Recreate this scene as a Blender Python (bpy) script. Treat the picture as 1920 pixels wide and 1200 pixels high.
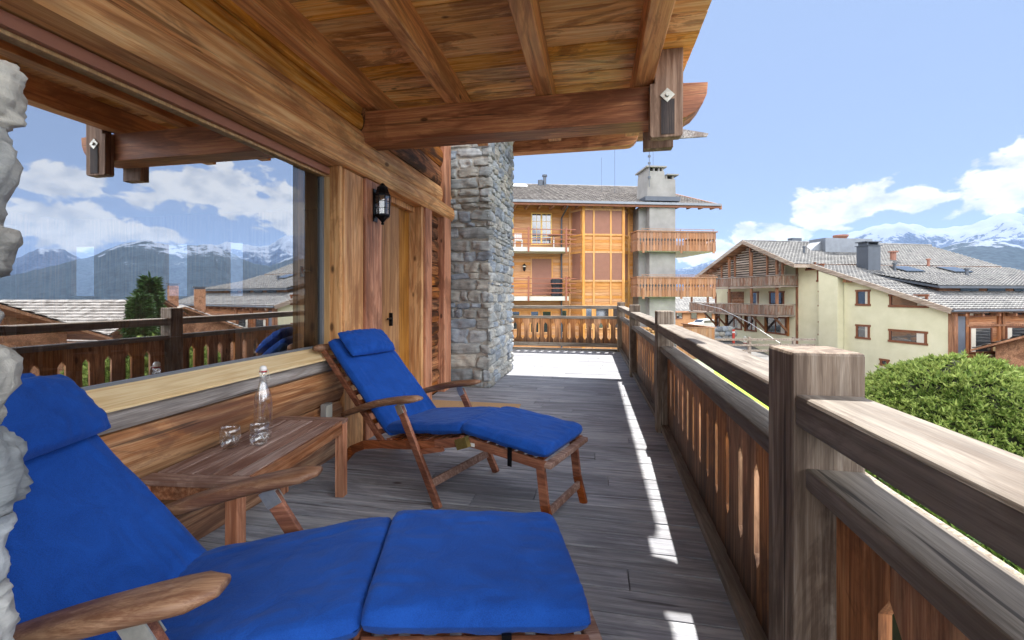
import bpy, bmesh, math, random
from mathutils import Vector, Matrix, noise
R = math.radians
for o in list(bpy.data.objects): bpy.data.objects.remove(o)
SC = bpy.context.scene
COL = SC.collection

# ------------------------------------------------------------------ camera
YAW = math.atan(155/800)
cam = bpy.data.cameras.new('camera'); camo = bpy.data.objects.new('camera', cam); COL.objects.link(camo)
camo.location = (0, 0, 1.3); camo.rotation_euler = (R(90), 0, YAW)
cam.sensor_width = 36; cam.lens = 15.0; cam.shift_y = -45/1920
cam.clip_start = 0.02; cam.clip_end = 30000
SC.camera = camo
SC.render.resolution_x = 1024; SC.render.resolution_y = 640
SC.view_settings.view_transform = 'Standard'; SC.view_settings.look = 'None'
SC.view_settings.gamma = 1; SC.view_settings.exposure = 1.85
SC.render.engine = 'CYCLES'
SC.cycles.max_bounces = 10; SC.cycles.diffuse_bounces = 5; SC.cycles.glossy_bounces = 5
SC.cycles.transmission_bounces = 10; SC.cycles.transparent_max_bounces = 12
SC.cycles.caustics_reflective = False; SC.cycles.caustics_refractive = False

# ------------------------------------------------------------------ light
HAZE = 3.6e-5
SUN = Vector((.141, .565, 1)).normalized()
EL = math.asin(SUN.z); AZ = math.atan2(SUN.x, SUN.y)      # azimuth from +Y towards +X
sun = bpy.data.lights.new('sun', 'SUN'); suno = bpy.data.objects.new('sun', sun); COL.objects.link(suno)
sun.energy = 3.5; sun.angle = R(.5); sun.color = (1, .955, .88)
suno.rotation_euler = (-SUN).to_track_quat('-Z', 'Y').to_euler(); suno.location = (0, 0, 30)

W = bpy.data.worlds.new("World"); SC.world = W; W.use_nodes = True
nt = W.node_tree; N = nt.nodes; L = nt.links; N.clear()
def nn(nt, t, **k):
    n = nt.nodes.new(t)
    for a, v in k.items():
        if a.startswith('i_'):
            key = a[2:]; key = int(key) if key.isdigit() else key
            n.inputs[key].default_value = v
        else: setattr(n, a, v)
    return n
def mth(nt, op, a, b=None, c=None, clamp=False):
    n = nt.nodes.new('ShaderNodeMath'); n.operation = op; n.use_clamp = clamp
    for i, v in enumerate((a, b, c)):
        if v is None: continue
        if isinstance(v, (int, float)): n.inputs[i].default_value = v
        else: nt.links.new(v, n.inputs[i])
    return n.outputs[0]
def hexc(h):
    h = h.lstrip('#'); c = [int(h[i:i+2], 16)/255 for i in (0, 2, 4)]
    return tuple((x/12.92 if x <= .04045 else ((x+.055)/1.055)**2.4) for x in c) + (1,)
def ramp(nt, fac, stops):
    n = nt.nodes.new('ShaderNodeValToRGB'); e = n.color_ramp.elements
    while len(e) < len(stops): e.new(.5)
    for i, (p, c) in enumerate(stops):
        e[i].position = p; e[i].color = c if isinstance(c, tuple) and len(c) == 4 else (c, c, c, 1)
    nt.links.new(fac, n.inputs[0]); return n.outputs[0]
def mixc(nt, fac, a, b, mode='MIX'):
    n = nt.nodes.new('ShaderNodeMix'); n.data_type = 'RGBA'; n.blend_type = mode
    if isinstance(fac, (int, float)): n.inputs[0].default_value = fac
    else: nt.links.new(fac, n.inputs[0])
    for i, v in ((6, a), (7, b)):
        if isinstance(v, tuple): n.inputs[i].default_value = v
        else: nt.links.new(v, n.inputs[i])
    return n.outputs[2]
sky = nn(nt, 'ShaderNodeTexSky', sky_type='NISHITA', sun_disc=False, sun_elevation=EL, sun_rotation=AZ,
         altitude=1500, air_density=1.0, dust_density=.6, ozone_density=1.5)
tc = nn(nt, 'ShaderNodeTexCoord'); sep = nn(nt, 'ShaderNodeSeparateXYZ'); L.new(tc.outputs['Generated'], sep.inputs[0])
azn = mth(nt, 'MULTIPLY', mth(nt, 'ARCTAN2', sep.outputs[0], sep.outputs[1]), 57.2958)
eln = mth(nt, 'MULTIPLY', mth(nt, 'ARCSINE', sep.outputs[2]), 57.2958)
# clouds as a few banks (azimuth, elevation, half widths, weight), frayed by noise; broad ones behind and east added as unseen fill
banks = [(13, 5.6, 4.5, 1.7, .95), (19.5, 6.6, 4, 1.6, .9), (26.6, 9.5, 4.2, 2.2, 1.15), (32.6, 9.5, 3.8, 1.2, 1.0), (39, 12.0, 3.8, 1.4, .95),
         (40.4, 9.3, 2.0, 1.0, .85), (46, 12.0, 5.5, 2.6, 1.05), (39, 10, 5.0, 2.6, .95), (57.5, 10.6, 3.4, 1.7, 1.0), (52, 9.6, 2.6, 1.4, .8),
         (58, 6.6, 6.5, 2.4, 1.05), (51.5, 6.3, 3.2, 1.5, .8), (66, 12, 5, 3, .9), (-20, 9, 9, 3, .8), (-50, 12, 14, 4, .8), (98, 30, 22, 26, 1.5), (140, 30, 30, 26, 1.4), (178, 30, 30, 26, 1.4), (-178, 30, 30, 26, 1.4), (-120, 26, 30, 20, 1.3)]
acc = None
for (a0, e0, wa, we, wt) in banks:
    da = mth(nt, 'MULTIPLY', mth(nt, 'SUBTRACT', azn, a0), 1/wa); de = mth(nt, 'MULTIPLY', mth(nt, 'SUBTRACT', eln, e0), 1/we)
    q = mth(nt, 'ADD', mth(nt, 'MULTIPLY', da, da), mth(nt, 'MULTIPLY', de, de))
    g = mth(nt, 'MULTIPLY', mth(nt, 'EXPONENT', mth(nt, 'MULTIPLY', q, -.8)), wt)
    acc = g if acc is None else mth(nt, 'MAXIMUM', acc, g)
mp = nn(nt, 'ShaderNodeMapping'); mp.inputs['Scale'].default_value = (1, 1, 1.7); L.new(tc.outputs['Generated'], mp.inputs[0])
n1 = nn(nt, 'ShaderNodeTexNoise', i_Scale=15.0, i_Detail=11.0, i_Roughness=.58, i_Distortion=.25); L.new(mp.outputs[0], n1.inputs['Vector'])
n2 = nn(nt, 'ShaderNodeTexNoise', i_Scale=22.0, i_Detail=5.0, i_Roughness=.55); L.new(mp.outputs[0], n2.inputs['Vector'])
dens = mth(nt, 'ADD', acc, mth(nt, 'MULTIPLY', mth(nt, 'SUBTRACT', n1.outputs[0], .5), 2.1))
cov = ramp(nt, dens, [(.47, 0.0), (.60, 1.0)])
shade = ramp(nt, n2.outputs[0], [(.36, (.66, .70, .78, 1)), (.56, (1, 1, 1, 1))])
far = ramp(nt, mth(nt, 'MULTIPLY', mth(nt, 'ABSOLUTE', azn), 1/180), [(.37, 1.0), (.5, 5.5)])  # boosts the added out-of-view banks to fill shaded facades and roof underside
skc = nn(nt, 'ShaderNodeBackground', i_Strength=.14); L.new(mixc(nt, 1.0, mixc(nt, .45, sky.outputs[0], (.74, 1.03, 1.68, 1)), (.79, 1.08, 1.72, 1), 'DARKEN'), skc.inputs[0])
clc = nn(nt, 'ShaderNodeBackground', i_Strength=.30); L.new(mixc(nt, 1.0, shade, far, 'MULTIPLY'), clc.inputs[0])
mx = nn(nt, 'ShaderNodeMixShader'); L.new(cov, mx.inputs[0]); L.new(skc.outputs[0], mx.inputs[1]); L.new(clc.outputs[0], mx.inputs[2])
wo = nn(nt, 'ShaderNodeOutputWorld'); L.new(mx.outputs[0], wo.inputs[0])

# ------------------------------------------------------------------ materials
def newmat(name):
    m = bpy.data.materials.new(name); m.use_nodes = True
    nt = m.node_tree; b = nt.nodes['Principled BSDF']; return m, nt, b
def bump(nt, b, h, dist=.004, st=.5):
    n = nn(nt, 'ShaderNodeBump'); n.inputs['Distance'].default_value = dist; n.inputs['Strength'].default_value = st
    nt.links.new(h, n.inputs['Height']); nt.links.new(n.outputs[0], b.inputs['Normal'])
def coords(nt, ax='X', al=1., ac=1., island=True):
    t = nn(nt, 'ShaderNodeTexCoord'); src = t.outputs['Object']
    if island:
        g = nn(nt, 'ShaderNodeNewGeometry'); v = nn(nt, 'ShaderNodeVectorMath', operation='SCALE')
        v.inputs[0].default_value = (31.7, 17.3, 23.9); nt.links.new(g.outputs['Random Per Island'], v.inputs['Scale'])
        ad = nn(nt, 'ShaderNodeVectorMath', operation='ADD'); nt.links.new(src, ad.inputs[0]); nt.links.new(v.outputs[0], ad.inputs[1]); src = ad.outputs[0]
    m = nn(nt, 'ShaderNodeMapping'); s = [ac]*3; s['XYZ'.index(ax)] = al; m.inputs['Scale'].default_value = s
    nt.links.new(src, m.inputs[0]); return m.outputs[0], src
def wood(name, dark, mid, light, ax='X', f=1., stain=None, knots=.5, rough=.62, rings=.45, var=.25, bmp=.5, fine=.3, spec=.3, cracks=0., endfade=None):
    m, nt, b = newmat(name)
    v, src = coords(nt, ax, .5*f, 8*f); rings *= .62
    a = nn(nt, 'ShaderNodeTexNoise', i_Scale=1.0, i_Detail=2.5, i_Roughness=.45, i_Distortion=.35); nt.links.new(v, a.inputs['Vector'])
    ring = mth(nt, 'MULTIPLY_ADD', mth(nt, 'SINE', mth(nt, 'MULTIPLY', a.outputs[0], 58)), .5, .5)
    ring = mth(nt, 'POWER', ring, 2.2)
    v2, _ = coords(nt, ax, 1.3*f, 42*f)
    s = nn(nt, 'ShaderNodeTexNoise', i_Scale=1.0, i_Detail=5.0, i_Roughness=.62); nt.links.new(v2, s.inputs['Vector'])
    v3, _ = coords(nt, ax, 9*f, 260*f)
    fi = nn(nt, 'ShaderNodeTexNoise', i_Scale=1.0, i_Detail=3.0, i_Roughness=.65); nt.links.new(v3, fi.inputs['Vector'])
    v6, _ = coords(nt, ax, .9*f, 2.6*f)
    lo = nn(nt, 'ShaderNodeTexNoise', i_Scale=1.0, i_Detail=5.0, i_Roughness=.6); nt.links.new(v6, lo.inputs['Vector'])
    g = mth(nt, 'ADD', mth(nt, 'MULTIPLY', s.outputs[0], .45), mth(nt, 'ADD', mth(nt, 'MULTIPLY', fi.outputs[0], .30), mth(nt, 'MULTIPLY', lo.outputs[0], .25)))
    dk = hexc(dark); md = hexc(mid)
    c = ramp(nt, g, [(.385, tuple(.55*a_+.45*b_ for a_, b_ in zip(dk, md))), (.475, md), (.57, hexc(light))])
    c = mixc(nt, mth(nt, 'MULTIPLY', ring, min(.85, rings*1.9)), c, dk)
    g = mth(nt, 'SUBTRACT', g, mth(nt, 'MULTIPLY', ring, .25))
    geo = nn(nt, 'ShaderNodeNewGeometry')
    hs = nn(nt, 'ShaderNodeHueSaturation')
    rnd = geo.outputs['Random Per Island']
    nt.links.new(mth(nt, 'MULTIPLY_ADD', rnd, var*1.6, 1-var), hs.inputs['Value'])
    nt.links.new(mth(nt, 'MULTIPLY_ADD', mth(nt, 'FRACT', mth(nt, 'MULTIPLY', rnd, 7.31)), .25, .86), hs.inputs['Saturation'])
    nt.links.new(c, hs.inputs['Color']); c = hs.outputs[0]
    if knots:
        vk, _ = coords(nt, ax, 3.2*f, 6.8*f)
        vo = nn(nt, 'ShaderNodeTexVoronoi', i_Scale=1.0); nt.links.new(vk, vo.inputs['Vector'])
        sel = mth(nt, 'GREATER_THAN', nn_sep(nt, vo.outputs['Color']), 1-knots*.6)
        k = mth(nt, 'MULTIPLY', ramp(nt, vo.outputs['Distance'], [(.07, 1.0), (.13, 0.0)]), sel)
        c = mixc(nt, mth(nt, 'MULTIPLY', k, .8), c, hexc('#2c160a'))
    if stain:
        sc_, amt, scl = stain
        v4, _ = coords(nt, ax, scl*.55, scl*2.2)
        st = nn(nt, 'ShaderNodeTexNoise', i_Scale=1.0, i_Detail=6.0, i_Roughness=.66, i_Distortion=1.6); nt.links.new(v4, st.inputs['Vector'])
        c = mixc(nt, mth(nt, 'MULTIPLY', ramp(nt, st.outputs[0], [(.495, 0.0), (.53, .55), (.60, 1.0)]), amt), c, hexc(sc_))
    if cracks:
        v5, _ = coords(nt, ax, .9, 26)
        cr = nn(nt, 'ShaderNodeTexNoise', i_Scale=1.0, i_Detail=3.0, i_Roughness=.5); nt.links.new(v5, cr.inputs['Vector'])
        kk = ramp(nt, cr.outputs[0], [(.315, 1.0), (.345, 0.0)])
        c = mixc(nt, mth(nt, 'MULTIPLY', kk, cracks), c, hexc('#1c1713'))
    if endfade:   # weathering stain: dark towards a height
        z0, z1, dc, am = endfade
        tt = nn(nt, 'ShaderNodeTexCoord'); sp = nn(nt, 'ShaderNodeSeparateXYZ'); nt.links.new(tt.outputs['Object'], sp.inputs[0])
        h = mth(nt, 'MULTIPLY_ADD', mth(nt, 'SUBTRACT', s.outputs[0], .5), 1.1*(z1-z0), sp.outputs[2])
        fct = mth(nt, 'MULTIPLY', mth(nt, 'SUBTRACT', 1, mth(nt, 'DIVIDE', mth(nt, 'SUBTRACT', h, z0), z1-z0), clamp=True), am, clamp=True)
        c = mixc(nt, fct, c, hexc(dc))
    nt.links.new(c, b.inputs['Base Color']); b.inputs['Roughness'].default_value = rough
    b.inputs['Specular IOR Level'].default_value = spec
    bump(nt, b, g, .003, bmp)
    return m
def nn_sep(nt, col):
    s = nn(nt, 'ShaderNodeSeparateColor'); nt.links.new(col, s.inputs[0]); return s.outputs[0]
def plain(name, col, rough=.6, metal=0., nscale=8., namt=.15, bmp=.2, dist=.002, spec=.4, island=.0, col2=None):
    m, nt, b = newmat(name)
    t = nn(nt, 'ShaderNodeTexCoord'); a = nn(nt, 'ShaderNodeTexNoise', i_Scale=nscale, i_Detail=6.0, i_Roughness=.6); nt.links.new(t.outputs['Object'], a.inputs['Vector'])
    h = hexc(col); d = hexc(col2) if col2 else tuple(x*(1-namt*2) for x in h[:3])+(1,)
    c = ramp(nt, a.outputs[0], [(.3, d), (.65, h)])
    if island:
        geo = nn(nt, 'ShaderNodeNewGeometry'); hs = nn(nt, 'ShaderNodeHueSaturation')
        nt.links.new(mth(nt, 'MULTIPLY_ADD', geo.outputs['Random Per Island'], island*2, 1-island), hs.inputs['Value']); nt.links.new(c, hs.inputs['Color']); c = hs.outputs[0]
    nt.links.new(c, b.inputs['Base Color']); b.inputs['Roughness'].default_value = rough; b.inputs['Metallic'].default_value = metal
    b.inputs['Specular IOR Level'].default_value = spec
    if bmp: bump(nt, b, a.outputs[0], dist, bmp)
    return m

M = {}
DK = dict(dark='#5f5a56', mid='#8a8580', light='#a9a49e')
M['deck'] = wood('deck_wood', '#5c5e66', '#8d8f97', '#abadb2', 'X', 1.0, ('#4a4a50', .35, 1.4), .28, .62, .22, .17, .7, .32, .35, .6)
M['rail'] = wood('rail_wood', '#4a413a', '#736a61', '#8a8176', 'Y', 1.0, ('#54463b', .45, 1.6), .2, .7, .25, .1, .7, .32, .25, .8)
M['railx'] = wood('rail_wood_across', '#4e443c', '#7c7268', '#958b80', 'X', 1.0, ('#4a3a30', .4, 1.6), .2, .7, .34, .1, .7, .32, .25, .7)
M['post'] = wood('post_wood', '#4a392d', '#82705f', '#9f907f', 'Z', 1.1, ('#3d2c22', .6, 1.5), .2, .7, .42, .12, .8, .28, .25, .8)
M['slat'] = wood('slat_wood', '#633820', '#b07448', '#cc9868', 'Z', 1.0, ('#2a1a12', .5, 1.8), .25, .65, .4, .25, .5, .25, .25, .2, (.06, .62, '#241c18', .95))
M['soffit'] = wood('soffit_wood', '#c07a3a', '#f2b264', '#fbd294', 'X', 1.0, ('#7a3814', .62, 1.9), .8, .55, .3, .22, .4, .22, .3, .35)
M['rafter'] = wood('rafter_wood', '#a85a26', '#e6984a', '#f4b468', 'Y', .9, ('#6a3414', .5, 1.3), .5, .5, .42, .12, .5, .22, .35, .5)
M['beam'] = wood('beam_wood', '#743614', '#b86a30', '#d4904e', 'X', .9, ('#4a200c', .5, 1.1), .3, .5, .42, .1, .5, .22, .35, .5)
M['logs'] = wood('log_wood', '#a86230', '#e8a45a', '#f6c684', 'Y', .75, ('#6a3c1e', .42, 1.25), .4, .55, .45, .22, .5, .2, .3, .5)
M['oldlog'] = wood('old_log_wood', '#3c1e10', '#935830', '#c4834c', 'Y', .8, ('#2a1810', .9, 1.6), .3, .6, .4, .3, .6, .2, .25, .7)
M['lowlog'] = wood('low_log_wood', '#5f3826', '#a87856', '#cfa680', 'Y', .6, ('#4b3430', .5, 1.5), .2, .6, .5, .2, .5, .2, .25, .6)
M['greylog'] = wood('grey_log_wood', '#544c47', '#89807a', '#aca49d', 'Y', .8, ('#5b4230', .45, 1.2), .1, .68, .35, .1, .6, .3, .25, .8)
M['post_red'] = wood('red_post_wood', '#7a4026', '#b87248', '#d0926a', 'Z', .9, ('#4c2412', .5, 1.2), .2, .5, .4, .12, .45, .22, .3, .4)
M['larch'] = wood('larch_wood', '#9c5e2a', '#d4934e', '#e4b070', 'Z', .8, ('#6a3616', .45, 1.4), .6, .5, .42, .1, .4, .22, .3, .1)
M['pale'] = wood('pale_wood', '#c79f60', '#e0bf84', '#ecd3a0', 'Y', .8, None, .06, .5, .3, .06, .2, .3, .3)
M['palez'] = wood('pale_wood_upright', '#9c7040', '#bd9259', '#cfa870', 'Z', .8, None, .1, .5, .3, .1, .2, .3, .3)
M['bracket'] = wood('bracket_wood', '#5a4032', '#8d6c55', '#a98a72', 'Z', .9, ('#4c3325', .5, 1.3), .3, .65, .4, .1, .6, .25, .25, .8)
M['teak'] = wood('teak_wood', '#4c2414', '#864a2c', '#a86a48', 'X', 1.3, ('#38190e', .5, 2.2), 0, .5, .25, .15, .3, .45, .35)
M['teaktop'] = wood('worn_teak_wood', '#5e3a2a', '#8a6655', '#a98c7d', 'X', 1.3, ('#5a3627', .6, 2.4), 0, .6, .25, .15, .4, .45, .3, .3)
M['teakarm'] = wood('armrest_teak_wood', '#54301c', '#80583c', '#a07c5c', 'X', 1.6, ('#4e2a17', .4, 3.0), 0, .5, .25, .1, .3, .5, .35)
M['doorwood'] = wood('door_wood', '#7a4a20', '#a9743c', '#bd8a52', 'Z', .8, ('#5e3414', .4, 1.4), .3, .5, .35, .12, .4, .22, .3)
M['brown_metal'] = plain('brown_metal', '#a5705a', .45, .1, 3, .05, 0)
M['glasstrim'] = plain('grey_gasket', '#7d8187', .4, .3, 5, .05, 0)
M['black'] = plain('black_iron', '#15161a', .35, .6, 30, .15, .2)
M['steel'] = plain('galvanised_steel', '#b9b7ad', .4, .8, 40, .12, .2)
M['brass'] = plain('brass', '#b3a262', .35, .9, 40, .15, .1)
M['dark'] = plain('dark_void', '#17130f', .9, 0, 5, .1, 0)
M['underdeck'] = plain('under_deck', '#0e0c0b', .9, 0, 5, .1, 0)
M['asphalt'] = plain('asphalt', '#757371', .9, 0, 2.5, .12, .3, .01)
M['gravel'] = plain('gravel_ground', '#8a8578', .95, 0, 6, .25, .5, .02)
M['concrete'] = plain('concrete', '#928f8b', .85, 0, 1.3, .12, .3, .004, col2='#7b7874')
M['slab'] = plain('slab_concrete', '#c9c7bb', .85, 0, 2, .1, .2, .004)
M['stucco'] = plain('cream_stucco', '#d2cdb0', .92, 0, 1.1, .04, .35, .01, col2='#c7c2a3')
M['stuccofine'] = plain('cream_stucco_side', '#d2cdb0', .92, 0, 1.1, .04, .35, .01, col2='#c7c2a3')
M['siding'] = wood('siding_wood', '#96602f', '#bb8350', '#c99564', 'X', .6, None, .15, .6, .3, .09, .3, .2, .25)
M['sidframe'] = wood('siding_frame_wood', '#a06b38', '#c48f58', '#d0a06a', 'Z', .6, None, 0, .6, .3, .06, .3, .2, .25)
M['shutter'] = plain('brown_shutter', '#8f6250', .6, 0, 3, .06, 0)
M['redwood'] = wood('red_stained_wood', '#74503c', '#93694e', '#a67c60', 'Z', .6, None, 0, .6, .3, .15, .3, .2, .25)
M['railpipe'] = plain('red_brown_rail', '#8f5640', .5, 0, 3, .05, 0)
M['yellowframe'] = plain('yellow_frame_paint', '#e0b968', .5, 0, 3, .05, 0)
M['chaletwood'] = wood('chalet_wood', '#6d4129', '#9d6a48', '#b98a66', 'X', .5, ('#4e3526', .5, .8), 0, .7, .35, .25, .4, .2, .2)
M['chaletz'] = wood('chalet_upright_wood', '#5c3722', '#8c5a3b', '#ab7d5a', 'Z', .5, ('#43302a', .5, .8), 0, .7, .35, .3, .4, .2, .2)
M['winwood'] = plain('brown_window_frame', '#7d4c32', .6, 0, 4, .15, .1)
M['weatherz'] = wood('weathered_balcony_wood', '#4c3d33', '#86705f', '#a8978a', 'Z', .6, ('#7a4426', .6, 1.0), 0, .75, .35, .35, .4, .2, .2)
M['weatherx'] = wood('weathered_lattice_wood', '#5d4d42', '#8f7f72', '#b3a699', 'Y', .5, None, 0, .75, .35, .25, .4, .2, .2)
M['slate'] = plain('slate_panel', '#5d6470', .6, 0, 2, .1, .2)
M['zinc'] = plain('zinc_sheet', '#7e8288', .45, .5, 2, .1, .1)
M['zincdark'] = plain('dark_zinc_sheet', '#565b63', .5, .4, 2, .1, .1)
M['white'] = plain('white_paint', '#d9d9d6', .5, 0, 3, .03, 0)
M['red'] = plain('red_paint', '#b8392b', .5, 0, 3, .08, 0)
M['charcoal'] = plain('charcoal_cover', '#2c3036', .7, 0, 8, .2, .3)
M['coir'] = plain('coir_mat', '#c2a076', .95, 0, 220, .2, .8, .003)
M['bark'] = plain('bark', '#4a3b30', .9, 0, 14, .3, .8, .02)
M['pole'] = plain('peeled_pole_wood', '#a79c8c', .85, 0, 24, .25, .8, .01, col2='#5d5145')
M['ceramic'] = plain('white_ceramic', '#e8e6e2', .25, 0, 3, .02, 0)
M['redrubber'] = plain('red_rubber', '#a82c33', .6, 0, 3, .02, 0)
M['tyre'] = plain('tyre_rubber', '#1b1b1c', .8, 0, 8, .1, .1)
M['linen'] = plain('cream_linen', '#cfc8ba', .9, 0, 60, .1, .3)
M['fur'] = plain('brown_fur', '#4b382b', .95, 0, 26, .4, .8, .02)
M['plaster'] = plain('room_plaster', '#8d7c68', .9, 0, 2, .05, 0)
M['roomfloor'] = wood('room_floor_wood', '#4e3422', '#7a5538', '#8f6a49', 'Y', .8, None, 0, .45, .3, .2, .2, .3)
M['roomwood'] = wood('room_panel_wood', '#4a2f1c', '#7a5333', '#94683f', 'Z', .7, None, .2, .5, .35, .25, .3, .2)
M['firewood'] = plain('firewood', '#b98a5c', .85, 0, 14, .2, .3, island=.25)

def tilemat(name, c1, c2, c3):
    m, nt, b = newmat(name); geo = nn(nt, 'ShaderNodeNewGeometry')
    t = nn(nt, 'ShaderNodeTexCoord'); a = nn(nt, 'ShaderNodeTexNoise', i_Scale=1.1, i_Detail=5.0, i_Roughness=.65); nt.links.new(t.outputs['Object'], a.inputs['Vector'])
    w = nn(nt, 'ShaderNodeTexWhiteNoise', noise_dimensions='3D'); sn = nn(nt, 'ShaderNodeVectorMath', operation='SNAP'); sn.inputs[1].default_value = (.3, .3, .3)
    nt.links.new(t.outputs['Object'], sn.inputs[0]); nt.links.new(sn.outputs[0], w.inputs[0])
    fac = mth(nt, 'ADD', mth(nt, 'MULTIPLY', a.outputs[0], .65), mth(nt, 'MULTIPLY', w.outputs[0], .35))
    nt.links.new(ramp(nt, fac, [(.25, hexc(c1)), (.5, hexc(c2)), (.75, hexc(c3))]), b.inputs['Base Color']); b.inputs['Roughness'].default_value = .7
    return m
M['tileA'] = tilemat('roof_tile', '#585350', '#736d68', '#8a847e')
M['tileB'] = tilemat('pale_roof_tile', '#565657', '#6f6e6d', '#82807d')
M['slabroof'] = tilemat('stone_slab_roof', '#5c5650', '#86807a', '#a5a09a')

def stone_mat(name, tint=None):
    m, nt, b = newmat(name); geo = nn(nt, 'ShaderNodeNewGeometry'); v, src = coords(nt, 'X', 1, 1)
    a = nn(nt, 'ShaderNodeTexNoise', i_Scale=9.0, i_Detail=8.0, i_Roughness=.68, i_Distortion=.6); nt.links.new(v, a.inputs['Vector'])
    mp = nn(nt, 'ShaderNodeMapping'); mp.inputs['Scale'].default_value = (3, 3, 24); mp.inputs['Rotation'].default_value = (.25, .3, 0); nt.links.new(v, mp.inputs[0])
    a2 = nn(nt, 'ShaderNodeTexNoise', i_Scale=1.6, i_Detail=5.0, i_Roughness=.6); nt.links.new(mp.outputs[0], a2.inputs['Vector'])
    rnd = geo.outputs['Random Per Island']
    base = ramp(nt, rnd, [(0, hexc('#868b8d')), (.22, hexc('#a6a8a5')), (.45, hexc('#8e8c86')), (.62, hexc('#bdb9ae')), (.8, hexc('#99a2ab')), (1, hexc('#7b8086'))])
    f = mth(nt, 'ADD', mth(nt, 'MULTIPLY', a.outputs[0], .6), mth(nt, 'MULTIPLY', a2.outputs[0], .4))
    c = mixc(nt, .85, base, ramp(nt, f, [(.33, (.42, .43, .45, 1)), (.5, (.9, .9, .9, 1)), (.66, (1.35, 1.33, 1.28, 1))]), 'MULTIPLY')
    nt.links.new(c, b.inputs['Base Color']); b.inputs['Roughness'].default_value = .85; b.inputs['Specular IOR Level'].default_value = .25
    bump(nt, b, f, .02, .8); return m
M['stone'] = stone_mat('fieldstone')
M['mortar'] = plain('mortar', '#b1aca2', .95, 0, 30, .15, .8, .012)

def fabric():
    m, nt, b = newmat('blue_canvas'); t = nn(nt, 'ShaderNodeTexCoord')
    w1 = nn(nt, 'ShaderNodeTexNoise', i_Scale=420.0, i_Detail=1.0); nt.links.new(t.outputs['Object'], w1.inputs['Vector'])
    w2 = nn(nt, 'ShaderNodeTexNoise', i_Scale=9.0, i_Detail=5.0, i_Roughness=.6, i_Distortion=.7); nt.links.new(t.outputs['Object'], w2.inputs['Vector'])
    c = ramp(nt, mth(nt, 'ADD', mth(nt, 'MULTIPLY', w1.outputs[0], .5), mth(nt, 'MULTIPLY', w2.outputs[0], .5)), [(.38, (.0035, .042, .225, 1)), (.62, (.007, .066, .33, 1))])
    nt.links.new(c, b.inputs['Base Color']); b.inputs['Roughness'].default_value = .85
    b.inputs['Sheen Weight'].default_value = .12; b.inputs['Sheen Tint'].default_value = (.4, .55, 1, 1); b.inputs['Specular IOR Level'].default_value = .2
    bump(nt, b, mth(nt, 'ADD', mth(nt, 'MULTIPLY', w1.outputs[0], .08), w2.outputs[0]), .012, .7); return m
M['blue'] = fabric()

def glass(name, ior=1.45, tint=(1, 1, 1, 1), rough=0.):
    m, nt, b = newmat(name); b.inputs['Transmission Weight'].default_value = 1; b.inputs['IOR'].default_value = ior
    b.inputs['Base Color'].default_value = tint; b.inputs['Roughness'].default_value = rough; return m
def pane(name, mirror, tint, thru):
    m = bpy.data.materials.new(name); m.use_nodes = True; nt = m.node_tree; nt.nodes.clear()
    gl = nn(nt, 'ShaderNodeBsdfGlossy'); gl.inputs['Roughness'].default_value = .0; gl.inputs['Color'].default_value = tint
    tr = nn(nt, 'ShaderNodeBsdfTransparent'); tr.inputs['Color'].default_value = thru
    fr = nn(nt, 'ShaderNodeLayerWeight'); fr.inputs['Blend'].default_value = .5
    f = mth(nt, 'MULTIPLY_ADD', mth(nt, 'POWER', fr.outputs['Facing'], 4.0), .9, mirror+.03, clamp=True)
    mx = nn(nt, 'ShaderNodeMixShader'); nt.links.new(f, mx.inputs[0]); nt.links.new(tr.outputs[0], mx.inputs[1]); nt.links.new(gl.outputs[0], mx.inputs[2])
    o = nn(nt, 'ShaderNodeOutputMaterial'); nt.links.new(mx.outputs[0], o.inputs[0]); return m
M['glass'] = pane('clear_thin_glass', .07, (1, 1, 1, 1), (.985, .99, .99, 1))
M['window'] = pane('reflective_window_glass', .60, (.97, .98, 1, 1), (.85, .85, .85, 1))
M['window_plain'] = pane('window_glass', .08, (1, 1, 1, 1), (.85, .88, .86, 1))
def darkpane():
    m, nt, b = newmat('dark_window_glass'); b.inputs['Base Color'].default_value = (.03, .035, .04, 1); b.inputs['Roughness'].default_value = .05
    b.inputs['Specular IOR Level'].default_value = 1.0; b.inputs['IOR'].default_value = 1.8; return m
M['dpane'] = darkpane()
def leaf(name, c1, c2, c3, sub=.15):
    m, nt, b = newmat(name); geo = nn(nt, 'ShaderNodeNewGeometry')
    t = nn(nt, 'ShaderNodeTexCoord'); a = nn(nt, 'ShaderNodeTexNoise', i_Scale=2.2, i_Detail=3.0); nt.links.new(t.outputs['Object'], a.inputs['Vector'])
    f = mth(nt, 'ADD', mth(nt, 'MULTIPLY', geo.outputs['Random Per Island'], .6), mth(nt, 'MULTIPLY', a.outputs[0], .4))
    nt.links.new(ramp(nt, f, [(.2, hexc(c1)), (.5, hexc(c2)), (.8, hexc(c3))]), b.inputs['Base Color']); b.inputs['Roughness'].default_value = .6
    b.inputs['Specular IOR Level'].default_value = .2
    tr = nn(nt, 'ShaderNodeBsdfTranslucent'); tr.inputs['Color'].default_value = hexc(c3); mx = nn(nt, 'ShaderNodeMixShader'); mx.inputs[0].default_value = sub
    o = nt.nodes['Material Output']; nt.links.new(b.outputs[0], mx.inputs[1]); nt.links.new(tr.outputs[0], mx.inputs[2]); nt.links.new(mx.outputs[0], o.inputs[0]); return m
M['spruce'] = leaf('spruce_needles', '#38521c', '#6c8438', '#a2ae64', .18)
M['hedge'] = leaf('hedge_needles', '#2c471e', '#4d6e2c', '#7a9440', .12)
M['conifer'] = leaf('conifer_needles', '#1d3018', '#2f4a22', '#44602c', .05)
M['twig'] = plain('dark_twigs', '#2a2f16', .9, 0, 8, .3, 0)
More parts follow.
